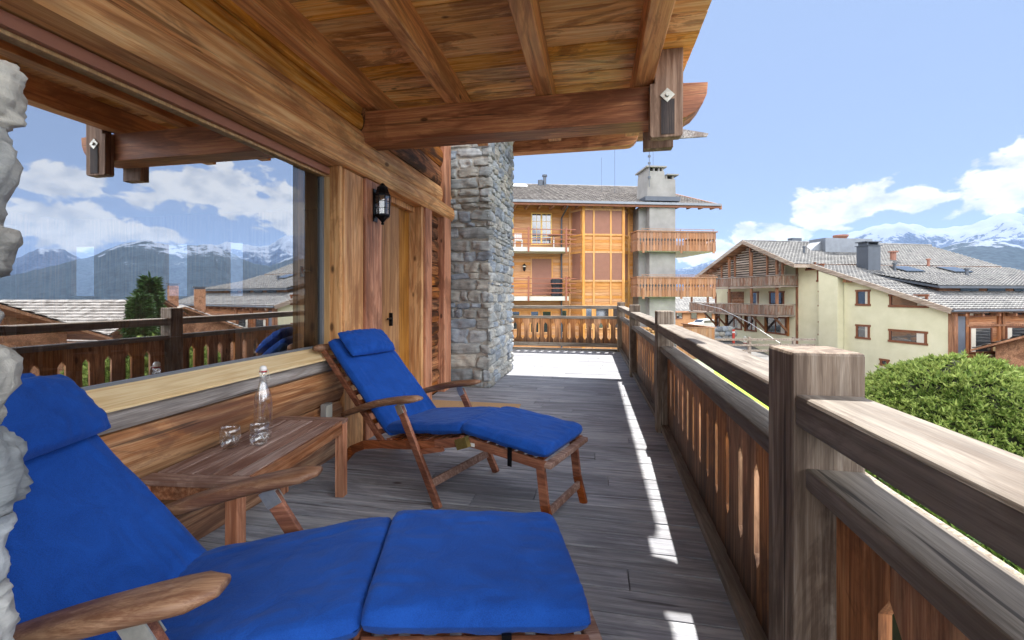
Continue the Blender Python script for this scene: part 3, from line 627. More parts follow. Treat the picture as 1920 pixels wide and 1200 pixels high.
def make_chair(name, label, loc, rz, bt=41.4, pw=.43, po=.005):
    BC, BS = math.cos(R(bt)), math.sin(R(bt)); hx, hz = -.56-.905*BC, .30+.905*BS
    root = empty(name, loc, rz, label, 'deck chair', 'matching wooden steamer chairs on the deck')
    for s in (-1, 1):
        Y = s*.315
        # front leg: floor to arm
        mb = MB(); mb.bar((.0, Y, .0), (-.335, Y, .575), .026, .052, (0, 1, 0)); o = mb.build('front_leg', 'teak', root, bevel=.004)
        mb = MB(); mb.bar((-.312, Y-.0145*1, .535), (-.345, Y-.0145, .592), .004, .054, (0, 1, 0)); mb.bar((-.312, Y+.0145, .535), (-.345, Y+.0145, .592), .004, .054, (0, 1, 0)); mb.bar((-.27, Y, .49+.012), (-.33, Y, .60+.012), .022, .004, (0, 1, 0)); mb.build('hinge_plate', 'steel', root)
        # armrest: curved paddle
        mb = MB(); n = 14; pts = []; rs = []
        vs = []; fs = []
        for i in range(n+1):
            t = i/n; x = -.90+t*.74; z = .445+.205*t-.035*(1-t)*t*0+.03*math.sin(t*math.pi)*.9; w = .030+.034*t**1.3; h = .019+.006*math.sin(t*math.pi)
            if i == n: w *= .5; h *= .55; 
            if i == n-1: w *= .92
            tang = math.atan2(.205+.03*math.pi*.9*math.cos(t*math.pi), .74)
            for k in range(12):
                a = 2*math.pi*k/12; cy = math.copysign(abs(math.cos(a))**.6, math.cos(a))*w; cz = math.copysign(abs(math.sin(a))**.6, math.sin(a))*h
                vs.append((x-math.sin(tang)*cz, Y+cy, z+math.cos(tang)*cz))
        for i in range(n):
            for k in range(12): fs.append((i*12+k, i*12+(k+1) % 12, (i+1)*12+(k+1) % 12, (i+1)*12+k))
        fs.append(list(range(12))[::-1]); fs.append([n*12+k for k in range(12)])
        mb.add(vs, fs); mb.build('armrest', 'teakarm', root, smooth=True)
        # side rail with curved rear leg
        Y2 = s*.285
        P = [(-1.02, 0), (-.95, .10), (-.85, .19), (-.72, .25), (-.55, .285), (-.3, .325), (-.05, .375), (.16, .43)]
        mb = MB()
        top = []; bot = []
        for i, (x, z) in enumerate(P):
            a = P[max(i-1, 0)]; b = P[min(i+1, len(P)-1)]; t = math.atan2(b[1]-a[1], b[0]-a[0]); h = .030 if i < 4 else .026
            top.append((x-math.sin(t)*h, Y2-.011, z+math.cos(t)*h)); bot.append((x+math.sin(t)*h, Y2-.011, z-math.cos(t)*h))
        for i in range(len(P)-1):
            mb.prism([bot[i], bot[i+1], top[i+1], top[i]], (0, .022, 0))
        mb.build('side_rail', 'teak', root)
        mb = MB(); mb.bar((.12, Y2-s*.001, .405), (.20, Y2-s*.001, .437), .034, .062, (0, 1, 0)); mb.build('hinge_plate', 'brass', root)
        # back frame
        mb = MB(); mb.bar((-.56, s*.262, .29), (hx, s*.262, hz-.01), .022, .042, (0, 1, 0)); mb.build('back_frame', 'teak', root, bevel=.003)
        # footrest frame + leg
        mb = MB(); mb.bar((.12, s*.25, .428), (.70, s*.25, .385), .024, .05, (0, 1, 0)); mb.build('footrest_frame', 'teak', root, bevel=.003)
        mb = MB(); mb.bar((.655, s*.222, .37), (.68, s*.222, .16), .024, .048, (0, 1, 0)); mb.bar((.68, s*.222, .16), (.725, s*.222, .0), .024, .05, (0, 1, 0), .024, .044); mb.build('footrest_leg', 'teak', root)
        # rear short foot strut
        mb = MB(); mb.bar((.02, s*.30, .365), (.31-.02, s*.30, .0) if False else (-.20, s*.30, .30), .02, .03, (0, 1, 0)); mb.build('seat_brace', 'teak', root)
    mb = MB(); mb.bar((-.075, -.30, .13), (-.075, .30, .13), .022, .05, (1, 0, .3)); mb.build('front_stretcher', 'teaktop', root, bevel=.003)
    mb = MB(); mb.bar((.695, -.21, .115), (.695, .21, .115), .022, .042, (1, 0, 0)); mb.build('foot_stretcher', 'teaktop', root, bevel=.003)
    mb = MB(); mb.bar((.715, -.262, .39), (.715, .262, .39), .045, .03, (1, 0, 0)); mb.build('footrest_end', 'teaktop', root, bevel=.006)
    mb = MB(); mb.tube([(hx, -.33, hz), (hx, -.30, hz), (hx, .30, hz), (hx, .33, hz)], [.026, .036, .036, .026], 12, .8); mb.build('head_rail', 'teakarm', root, smooth=True)
    mb = MB()
    for k in range(9): t = (k+.5)/9; mb.bar((-.58-.82*t*BC, -.25, .315+.82*t*BS), (-.58-.82*t*BC, .25, .315+.82*t*BS), .035, .012, (-BC, 0, BS))
    mb.build('back_slat', 'teak', root)
    mb = MB()
    for k in range(11): t = (k+.5)/11; mb.bar((-.52+.62*t, -.272, .318+.10*t), (-.52+.62*t, .272, .318+.10*t), .035, .012, (1, 0, .17))
    for k in range(8): t = (k+.5)/8; mb.bar((.16+.52*t, -.236, .438-.04*t), (.16+.52*t, .236, .438-.04*t), .035, .012, (1, 0, -.08))
    mb.build('seat_slat', 'teak', root)
    mb = MB(); mb.bar((.12, -.255, .40), (.12, .255, .40), .03, .03, (1, 0, 0)); mb.build('knee_rail', 'teak', root)
    # cushion: back, seat, leg panels in one padded mattress
    mb = MB()
    ab = math.atan2(.61, -.675)
    # back pad: goes up-left; normal must face up -> use reversed direction from head to hinge
    hg = (-.535, .325); hd = (-.535-.907*BC, .325+.907*BS); a_b = math.atan2(hg[1]-hd[1], hg[0]-hd[0]); Lb = math.hypot(hg[0]-hd[0], hg[1]-hd[1])
    pad(mb, hd, a_b, Lb+.03, .53, .085, 1, 10, .27, 66, 48)
    pad(mb, (-.545, .335), math.atan2(.10, .66), .685, .53, .088, 2, 10, .27, 60, 48)
    pad(mb, (.112, .450), math.atan2(-.045, .58), .60, .53, .088, 3, 10, .27, 60, 48)
    mb.build('cushion', 'blue', root, smooth=True)
    mb = MB(); dx, dz = math.cos(a_b), math.sin(a_b)
    pad(mb, (hd[0]+dx*po-dz*.072, hd[1]+dz*po+dx*.072), a_b, .25, pw, .105, 9, 3.0, .42, 34, 40, .010)
    mb.build('headrest_pillow', 'blue', root, smooth=True)
    mb = MB(); mb.box(.47, .495, -.272, -.264, .345, .45); mb.build('tie_strap', 'black', root)
    mb = MB(); mb.box(.205, .235, -.2675, -.264, .405, .425); mb.build('care_label', 'white', root)
    return root
c1 = make_chair('steamer_chair', 'far steamer chair with blue cushion and headrest pillow, standing beyond the side table', (-.823, 2.771, 0), R(-21))
c2 = make_chair('steamer_chair', 'near steamer chair in the foreground with its large blue cushion cropped by the stone pier', (-.757, 1.165, 0), R(17), 49.5, .52, .075)

# ------------------------------------------------------------------ side table and glassware
tl = math.hypot(.13, 1.0); ta = math.atan2(1.0, -.13)
TB = empty('side_table', (-1.775, 2.03, 0), math.atan2(.98, -.10)-math.pi/2, 'low slatted teak side table between the two deck chairs', 'table')
TW, TL, TH = .235, .50, .50
mb = MB()
for k in range(5): x0 = -TW+.012+k*(2*TW-.024)/5; mb.box(x0+.005, x0+(2*TW-.024)/5-.005, -TL+.088, TL-.085, TH-.022, TH)
mt = wood('worn_table_slats', '#5e3c30', '#8a6a5d', '#a99085', 'Y', 1.3, ('#5a3627', .6, 2.4), 0, .6, .25, .2, .4, .45, .3, .3)
mb.build('table_slat', mt, TB, bevel=.002)
for ya_, yb_ in ((-TL, -TL+.083), (TL-.083, TL)): MB().box(-TW, TW, ya_, yb_, TH-.023, TH).build('end_board', 'teaktop', TB, bevel=.003)
mb = MB(); mb.box(-TW+.012, -TW+.034, -TL+.06, TL-.06, TH-.085, TH-.024); mb.box(TW-.034, TW-.010, -TL+.055, TL-.055, TH-.085, TH-.024); mb.box(TW-.012, TW, -TL+.085, TL-.085, TH-.024, TH-.001); mb.box(-TW+.06, TW-.06, -TL+.012, -TL+.034, TH-.085, TH-.024); mb.box(-TW+.06, TW-.06, TL-.034, TL-.012, TH-.085, TH-.024); mb.build('apron', wood('table_apron_wood', '#4c2818', '#84563c', '#a27a60', 'Y', 1.3, ('#38190e', .4, 2.2), 0, .5, .25, .15, .3, .45), TB)
for sx in (-1, 1):
    for sy in (-1, 1):
        mb = MB(); a, b = sx*(TW-.032), sy*(TL-.032); mb.box(a-.028, a+.028, b-.028, b+.028, 0, TH-.024); mb.build('leg', 'post_red', TB, bevel=.003)
BX, BY = -1.835, 2.095
BT = empty('glass_bottle', (BX, BY, TH), 0, 'clear swing-top glass bottle standing on the slatted table', 'bottle')
BT.scale = (1.24, 1.24, 1.27)
prof = [(.033, .0), (.037, .004), (.038, .02), (.038, .15), (.036, .175), (.029, .205), (.020, .232), (.0155, .25), (.0145, .275), (.017, .278), (.017, .29), (.0145, .292)]
mb = MB(); inner = [(max(r_-.0028, .001), z+(.005 if i < 2 else 0)) for i, (r_, z) in enumerate(prof)]
def vessel(mb, prof, th, n=32):
    full = [(0.0001, prof[0][1])] + prof + [(prof[-1][0]-th, prof[-1][1])] + [(max(r_-th, .0005), max(z, prof[0][1]+th*1.6)) for r_, z in prof[::-1]] + [(.0001, prof[0][1]+th*1.6)]
    vs = []; fs = []
    for r_, z in full:
        for k in range(n): t = 2*math.pi*k/n; vs.append((r_*math.cos(t), r_*math.sin(t), z))
    for i in range(len(full)-1):
        for k in range(n): fs.append((i*n+k, i*n+(k+1) % n, (i+1)*n+(k+1) % n, (i+1)*n+k))
    mb.add(vs, fs)
mb = MB(); vessel(mb, prof, .003); mb.build('bottle_body', 'glass', BT, smooth=True, fix=True)
mb = MB(); mb.lathe([(.004, .285), (.013, .294), (.015, .30), (.014, .314), (.009, .32), (.002, .321)], (0, 0, 0), 20); mb.build('stopper', 'ceramic', BT, smooth=True)
mb = MB(); mb.lathe([(.0135, .2925), (.0158, .2935), (.0158, .2985), (.0135, .2995)], (0, 0, 0), 20); mb.build('seal_ring', 'redrubber', BT, smooth=True)
mb = MB()
for s in (-1, 1): mb.tube([(0, s*.016, .306), (.006, s*.022, .30), (.012, s*.021, .28), (.018, s*.019, .262), (.024, s*.012, .252), (.026, 0, .25)], .0014, 6)
mb.tube([(.017*math.cos(t*.524), .017*math.sin(t*.524), .27) for t in range(13)], .0013, 6); mb.build('wire_clasp', 'steel', BT, smooth=True)
gp = [(.024, 0), (.032, .006), (.037, .02), (.0405, .045), (.040, .07), (.037, .092)]
G1 = empty('drinking_glass', (-1.89, 1.93, TH), 0, 'rounded stemless glass on the table, left of the bottle', 'glass', 'drinking glasses on the side table')
G1.scale = (1.22, 1.22, 1.22)
mb = MB(); vessel(mb, gp, .0018); mb.build('glass_bowl', 'glass', G1, smooth=True, fix=True)
G2 = copy_tree(G1); G2.location = (-1.775, 2.0, TH); G2['label'] = 'rounded stemless glass on the table, directly in front of the bottle'

# lantern
LN = empty('wall_lantern', (-1.93, 3.655, 1.96), 0, 'black glazed coach lantern on the post between window and door', 'lantern')
n6 = 8
def ngon(r, z, n=8, c=(0, 0)): return [(c[0]+r*math.cos(2*math.pi*(k+.5)/n), c[1]+r*math.sin(2*math.pi*(k+.5)/n), z) for k in range(n)]
mb = MB(); mb.lathe([(.012, .0), (.016, .01), (.010, .022), (.022, .035), (.040, .055), (.066, .075), (.070, .082), (.070, .095)], (0, 0, 0), 8); mb.build('lantern_base', 'black', LN)
mb = MB(); mb.lathe([(.076, .262), (.078, .272), (.066, .285), (.050, .335), (.050, .345), (.026, .365), (.020, .375), (.01, .385)], (0, 0, 0), 8); mb.box(-.075, -.03, -.012, .012, .20, .30); mb.build('lantern_cap', 'black', LN)
mb = MB()
for k in range(8):
    t = 2*math.pi*(k+.0)/8; mb.bar((.066*math.cos(t), .066*math.sin(t), .09), (.072*math.cos(t), .072*math.sin(t), .265), .007, .007)
for z in (.15, .21):
    for k in range(8):
        t = 2*math.pi*k/8; t2 = 2*math.pi*(k+1)/8; r_ = .0665+(z-.09)/.175*.006; mb.bar((r_*math.cos(t), r_*math.sin(t), z), (r_*math.cos(t2), r_*math.sin(t2), z), .004, .004)
mb.box(-.079, -.07, -.035, .035, .03, .33)
mb.build('lantern_cage', 'black', LN)
mb = MB()
for k in range(8):
    t = 2*math.pi*k/8; t2 = 2*math.pi*(k+1)/8
    mb.add([(.064*math.cos(t), .064*math.sin(t), .093), (.064*math.cos(t2), .064*math.sin(t2), .093), (.070*math.cos(t2), .070*math.sin(t2), .264), (.070*math.cos(t), .070*math.sin(t), .264)], [(0, 1, 2, 3)])
mb.build('lantern_glass', 'window_plain', LN)
mb = MB(); mb.lathe([(.004, .095), (.014, .10), (.014, .14), (.012, .145)], (0, 0, 0), 12); mb.lathe([(.011, .145), (.022, .165), (.026, .19), (.02, .215), (.008, .23), (.001, .235)], (0, 0, 0), 14); mb.build('bulb', 'linen', LN, smooth=True)

SK = empty('power_socket', (-2.02, 2.93, .42), 0, 'small grey outdoor power socket low on the log wall behind the far chair', 'socket')
mb = MB(); mb.box(-.012, .03, -.045, .045, -.06, .06); mb.build('socket_box', 'concrete', SK, bevel=.004)
mb = MB(); mb.box(.03, .036, -.035, .035, -.048, .048); mb.build('socket_lid', 'slab', SK, bevel=.002)
mb = MB(); mb.box(-1.98, -.86, 4.40, 5.0, .003, .016)
tag(mb.build('door_mat', 'coir', bevel=.003), 'straw coloured coir mat on the deck behind the far chair', 'mat')
#--PART2--
# ------------------------------------------------------------------ ground
GZ = -3.3
def sm(t): t = max(0, min(1, t)); return t*t*(3-2*t)
def gz(x, y): return GZ - 2.6*sm((x-12.5)/7.5)*sm((52-y)/10)
mb = MB(); n = 60
def gfn(u, v):
    x = -900+u*3400; y = -900+v*3400; r = math.hypot(x-10, y-30); t = max(0, min(1, (r-95)/900)); z = -6.4-160*t*t*(3-2*t)-max(0, x-60)*.06*(1-t)
    return (x, y, z)
mb.grid(gfn, n*2, n*2); tag(mb.build('ground', 'meadow', smooth=True), kind='structure')
mb = MB(); mb.grid(lambda u, v: (-60+u*115, -30+v*125, gz(-60+u*115, -30+v*125)), 115, 125); tag(mb.build('courtyard', 'asphalt', smooth=True), kind='structure')
mb = MB(); LW = [(2.0, 11.0), (6.4, 15.2), (8.4, 22), (9.6, 31), (6.6, 33.4), (5.2, 31.7), (3.9, 24), (1.6, 18)]
mb.prism([(x, y, GZ+.004) for x, y in LW], (0, 0, .05)); tag(mb.build('lawn', 'grass'), kind='structure')
mb = MB(); q = [(6.7, 34.2), (4.9, 32.4), (3.6, 24.2), (1.4, 18.4)]
for a, b in zip(q[:-1], q[1:]): mb.bar((a[0], a[1], GZ+.08), (b[0], b[1], GZ+.08), .22, .16)
tag(mb.build('kerb', 'slab'), kind='structure')
mb = MB(); r_ = random.Random(4)
for k in range(9): boulder(mb, (8.0+r_.uniform(-.6, .6), 24.5+r_.uniform(-.5, .5), GZ+.2+r_.uniform(-.05, .12)), .2, .18, .14, k*3.1, 6)
tag(mb.build('rock_pile', 'stone', smooth=True), 'small heap of pale stones lying on the bright lawn', 'rocks')

# ------------------------------------------------------------------ foliage helpers
def tufts(mb, pts, size, blades, r, spread=.9, w=.16):
    for (p, n) in pts:
        n = Vector(n).normalized()
        for b in range(blades):
            d = (n*r.uniform(.5, 1.1)+Vector((r.gauss(0, 1), r.gauss(0, 1), r.gauss(0, .8)))*spread*.55).normalized()
            s_ = size*r.uniform(.6, 1.25); sd = d.cross(Vector((r.gauss(0, 1), r.gauss(0, 1), r.gauss(0, 1)))).normalized()*s_*w
            q = Vector(p); m_ = q+d*s_*.55+Vector((0, 0, -.06*s_)); e = q+d*s_
            mb.add([tuple(q-sd*.5), tuple(q+sd*.5), tuple(m_+sd), tuple(e), tuple(m_-sd)], [(0, 1, 2, 3, 4)])
# big clipped spruce bush
BU = empty('spruce_bush', (6.1, 8.45, GZ), 0, 'large rounded clipped spruce bush outside the railing below the cream chalet', 'bush')
def bushr(q): return 1+.10*noise.noise(q*2.2)+.06*noise.noise(q*5)+.05*noise.noise(q*11)
r = random.Random(5); pts = []
while len(pts) < 13500:
    q = Vector((r.gauss(0, 1), r.gauss(0, 1), r.gauss(0, 1))).normalized()
    if q.z < -.35: continue
    k = bushr(q)*r.uniform(.93, 1.0)*(1.03 if r.random() < .06 else 1); pts.append(((q.x*1.78*k, q.y*1.78*k, 1.72+q.z*1.80*k), (q.x, q.y, q.z+.45)))
mb = MB(); tufts(mb, pts, .088, 9, r, 1.0, .12); mb.build('foliage', 'spruce', BU)
mb = MB()
def core(u, v):
    th = u*2*math.pi; ph = (v-.5)*math.pi; q = Vector((math.cos(ph)*math.cos(th), math.cos(ph)*math.sin(th), math.sin(ph))); k = bushr(q)*.93
    return (q.x*1.76*k, q.y*1.76*k, 1.75+q.z*1.82*k)
mb.grid(core, 48, 30); mb.tube([(0, 0, 0), (0, 0, 1)], [.14, .1], 8); mb.build('branches', 'twig', BU, smooth=True)
# hedge below the railing
HG = empty('hedge', (4.3, 3.4, GZ), 0, 'long dark green conifer hedge running beside the deck below the railing', 'hedge')
mb = MB(); r = random.Random(6); pts = []
for k in range(7500):
    y = r.uniform(-3.6, 3.0); t = r.random()
    if t < .62: x = r.uniform(-.95, 1.1); p = (x, y, 2.34+.10*noise.noise(Vector((x*2, y*2, 0)))); nrm = (0, 0, 1)
    elif t < .9: z = r.uniform(1.2, 2.35); p = (-.98+.08*noise.noise(Vector((y*2, z*2, 5))), y, z); nrm = (-1, 0, .3)
    else: z = r.uniform(.3, 2.3); p = (r.uniform(-.9, 1.1), 3.02, z); nrm = (0, 1, .3)
    pts.append((p, nrm))
tufts(mb, pts, .11, 7, r, 1.1, .12); mb.build('foliage', 'hedge', HG)
mb = MB(); mb.box(-.92, 1.1, -3.6, 3.0, 0, 2.28); mb.build('branches', 'twig', HG)
# rustic pole fence between deck and hedge
PF = empty('pole_fence', (3.0, 4, GZ), 0, 'weathered pale rustic pole fence beside the hedge under the railing', 'fence')
mb = MB(); pts = [(0+.02*math.sin(i*1.3), -5+i*.75, 2.55+.02*math.sin(i*.9)) for i in range(11)]; mb.tube(pts, [.05+.006*math.sin(i*2.1) for i in range(11)], 12); mb.build('rail', 'pole', PF, smooth=True)
for y0 in (-3.2, -.6, 2.0, 2.75):
    mb = MB(); mb.tube([(.06, y0, 0), (.05, y0, 2.7)], [.085, .075], 10); mb.build('post', 'pole', PF)
# conifers
def conifer(x, y, h, rad, label, seed, nn_=260, gz=GZ-2.6, blades=5, sz=.55):
    T = empty('conifer', (x, y, gz), 0, label, 'tree', 'dark conifers between the houses'); r = random.Random(seed)
    mb = MB(); mb.tube([(0, 0, 0), (0, 0, h*.95)], [.18, .03], 7); mb.build('trunk', 'bark', T)
    mb = MB(); pts = []
    for k in range(nn_*6):
        t = r.random()**.8; z = h*(.1+.9*t); rr_ = rad*(1-t)**.9*r.uniform(.35, 1.0)*(.75+.35*math.sin(t*44)); a = r.uniform(0, 6.283)
        pts.append(((math.cos(a)*rr_, math.sin(a)*rr_, z), (math.cos(a), math.sin(a), -.25)))
    tufts(mb, pts, sz, blades, r, .7, .13); mb.build('crown', 'conifer', T)
conifer(21.5, 20.8, 8.2, 1.5, 'slim dark conifer reflected in the window left of its middle', 1)
conifer(20.2, 19.2, 7.2, 1.3, 'shorter dark conifer reflected in the window beside the slim one', 2)

# ------------------------------------------------------------------ apartment building (local x along its facade)
AZ_A = R(16.165); OA = (-4.755, 24.544, GZ); Z = 3.3
AP = empty('apartment_building', OA, AZ_A, 'orange timber apartment block with grey concrete tower, balconies and tiled roof', 'building')
def A(): return MB((0, 0, Z))
def ab(mb, name, mat, parent=None, **k): return mb.build(name, mat, parent or AP, **k)
mb = A(); z = -3.3
while z < 6.85:
    mb.box(-9, 3.62, 0, .06, z, z+.172); mb.box(3.62, 7.45, .02, .07, z, z+.172); mb.box(6.75, 7.45, -.0, .02, z, z+.172); z += .178
ab(mb, 'wall', 'siding')
mb = A(); mb.box(-9, 9.2, .07, 15, -3.3, 6.5); ab(mb, 'side_wall', 'siding')
# bay window
bx0, bx1, bc0, bc1 = 3.45, 7.0, 4.0, 6.34
panes = []
mb = A()
faces = [((bx0, 0), (bc0, -1.0)), ((bc0, -1.0), (bc1, -1.0)), ((bc1, -1.0), (bx1, 0))]
z = -3.3
while z < 6.6:
    for (a, b) in faces: mb.bar((a[0], a[1]+.05, z+.085), (b[0], b[1]+.05, z+.085), .08, .168)
    z += .178
ab(mb, 'bay_wall', 'siding')
mb = A()
for p in ((bx0, -.01), (bc0, -1.0), (bc1, -1.0), (bx1, -.02)): mb.box(p[0]-.075, p[0]+.075, p[1]-.07, p[1]+.08, -3.3, 6.55)
for x in (4.60, 5.60): mb.box(x-.05, x+.05, -1.05, -.95, -3.3, 6.5)
for z in (6.2, 4.76, 3.76, 2.12, .72):
    mb.box(bc0+.07, bc1-.07, -1.045, -.98, z, z+.10)
for (a, b) in (faces[0], faces[2]):
    for z in (6.2, 4.76, 3.76, 2.12, .72): mb.bar((a[0], a[1]-.01, z+.05), (b[0], b[1]-.01, z+.05), .09, .10)
ab(mb, 'bay_frame', 'sidframe')
def louvre(mb, x0, x1, y, z0, z1):
    z = z0
    while z < z1-.01: mb.box(x0, x1, y, y+.02, z, min(z+.055, z1)); z += .06
for (za, zb) in ((4.86, 6.2), (2.22, 3.76)):
    for (x0, x1) in ((4.09, 4.54), (4.66, 5.54), (5.66, 6.25)):
        mb = A(); louvre(mb, x0, x1, -1.03, za, zb); ab(mb, 'shutter', 'shutter')
    for (a, b) in (faces[0], faces[2]):
        a = Vector((a[0], a[1], 0)); b = Vector((b[0], b[1], 0)); p = a.lerp(b, .2); q = a.lerp(b, .8); mb = A(); z = za
        while z < zb: mb.bar((p.x, p.y-.02, z+.03), (q.x, q.y-.02, z+.03), .06, .052); z += .06
        ab(mb, 'shutter', 'shutter')
def window(x0, x1, z0, z1, y=0, nx=2, nz=2, fm='yellowframe', pm='dpane', fw=.07, P=None):
    mb = A(); mb.box(x0, x1, y-.045, y+.01, z0, z0+fw); mb.box(x0, x1, y-.045, y+.01, z1-fw, z1); mb.box(x0, x0+fw, y-.045, y+.01, z0+fw, z1-fw); mb.box(x1-fw, x1, y-.045, y+.01, z0+fw, z1-fw)
    if nx == 2: xm = (x0+x1)/2; mb.box(xm-.05, xm+.05, y-.04, y+.008, z0+fw, z1-fw)
    F = ab(mb, 'window', fm, P)
    mb = A(); mb.box(x0+fw, x1-fw, y-.018, y-.012, z0+fw, z1-fw); mb.build('pane', pm, F)
    if nz > 1:
        mb = A(); k = nz
        for i in range(1, k): zz_ = z0+fw+(z1-z0-2*fw)*i/k; mb.box(x0+fw, x1-fw, y-.028, y-.019, zz_-.012, zz_+.012)
        for c in ((x0+(x1-x0)*.27), (x0+(x1-x0)*.73)): mb.box(c-.011, c+.011, y-.031, y-.0185, z0+fw, z1-fw)
        mb.build('glazing_bar', fm, F)
window(1.12, 2.36, 4.3, 6.2, nz=4); window(-1.0, .09, 5.0, 6.15, nz=2)
window(4.08, 4.55, -.6, .70, y=-1.0, nx=1, nz=1, fm='sidframe'); window(4.66, 5.54, -.6, .70, y=-1.0, nx=1, nz=1, fm='sidframe'); window(5.66, 6.26, -.6, .70, y=-1.0, nx=1, nz=1, fm='sidframe')
window(-.3, .5, -.7, .45, nx=1, nz=1, fm='sidframe'); window(1.05, 1.62, -.9, .45, nx=1, nz=1, fm='sidframe'); window(1.75, 2.36, -.9, .45, nx=1, nz=1, fm='sidframe'); window(2.9, 3.3, -.9, .5, nx=1, nz=1, fm='sidframe')
def shut(x0, x1, z0, z1, y=-.02):
    mb = A(); louvre(mb, x0, x1, y, z0, z1); s_ = ab(mb, 'shutter', 'shutter')
    mb = A(); f = .07; mb.box(x0-f, x0, y-.02, y+.03, z0, z1+f); mb.box(x1, x1+f, y-.02, y+.03, z0, z1+f); mb.box(x0, x1, y-.02, y+.03, z1, z1+f); mb.build('shutter_frame', 'sidframe', s_)
shut(1.17, 2.34, 1.35, 3.5); shut(-1.0, .04, 2.2, 3.45)
mb = A(); mb.box(-9, 3.08, -1.3, -.0, 3.80, 4.03); ab(mb, 'balcony_slab', 'slab')
mb = A(); mb.box(-9, 3.08, -1.3, -.0, 1.04, 1.28); ab(mb, 'balcony_slab', 'slab')
for zb in (4.03, 1.28):
    mb = A()
    for x in (-3.4, -1.3, .80, 2.93): mb.box(x-.045, x+.045, -1.38, -1.30, zb-.28, zb+1.12)
    for dz in (.2, .46, .72, 1.0): mb.box(-9, 3.5, -1.34, -1.30, zb+dz-.025, zb+dz+.02)
    for dz in (.2, .46, .72, 1.0): mb.bar((2.98, -1.26, zb+dz), (3.38, -.2, zb+dz+.10), .05, .10)
    ab(mb, 'balcony_railing', 'railpipe')
mb = A(); mb.tube([(3.02, -1.45, 6.5), (3.0, -1.40, 6.3), (2.92, -.16, 5.9), (2.92, -.12, 5.6), (2.92, -.12, -3.2)], .05, 8); ab(mb, 'downpipe', 'zincdark')
mb = A(); mb.box(-9.2, 11.9, -1.64, -1.51, 6.47, 6.60); ab(mb, 'gutter', 'zinc')
mb = A(); mb.box(-9.2, 11.9, -1.56, -1.502, 6.34, 6.465); ab(mb, 'fascia', 'winwood')
for k in range(29): x = -8.6+k*.72; mb = A(); mb.box(x, x+.12, -1.45, 0 if x < 7.2 else -1.0, 6.36, 6.48); ab(mb, 'rafter_end', 'redwood')
mb = A(); mb.prism([(-9.2, -1.5, 6.48), (-9.2, 8.7, 10.05), (-9.2, 17, 7.1), (-9.2, 17, 7.0), (-9.2, 8.7, 9.9), (-9.2, -1.5, 6.36)][::-1], (21.1, 0, 0)); ab(mb, 'roof', 'chaletwood')
mb = A(); mb.box(11.91, 12.02, -1.5, -1.4, 6.3, 6.5)
for s0, s1 in (((-1.5, 6.45), (8.7, 10.02)),): mb.bar((11.96, s0[0], s0[1]), (11.96, s1[0], s1[1]), .06, .24)
ab(mb, 'verge_board', 'redwood')
sl = math.atan2(3.57, 10.2); mb = A()
tiles(mb, lambda u, v: (-9.2+u, 8.7-v*math.cos(sl), 10.09-v*math.sin(sl)), (0, -math.sin(sl), math.cos(sl)), 21.2, 10.85, 1, .36, .06, .07, .36, 6)
ab(mb, 'roof_tile', 'tileA')
mb = A(); mb.tube([(-9.2, 8.7, 10.12), (12, 8.7, 10.12)], .1, 8); ab(mb, 'ridge_tile', 'tileA')
mb = A(); mb.prism([(.15, 6.55, 9.42), (1.75, 6.55, 9.42), (1.75, 7.5, 9.76), (.15, 7.5, 9.76)], (0, 0, .10)); ab(mb, 'skylight', 'white')
mb = A(); mb.tube([(3.35, 8.4, 9.9), (3.35, 8.4, 10.75)], .13, 10); mb.tube([(3.35, 8.4, 10.72), (3.35, 8.4, 10.85)], .2, 10); ab(mb, 'vent_pipe', 'zincdark')
mb = A(); mb.tube([(3.0, 8.3, 9.9), (3.0, 8.3, 10.4)], .2, 8); ab(mb, 'vent_pipe', 'zincdark')
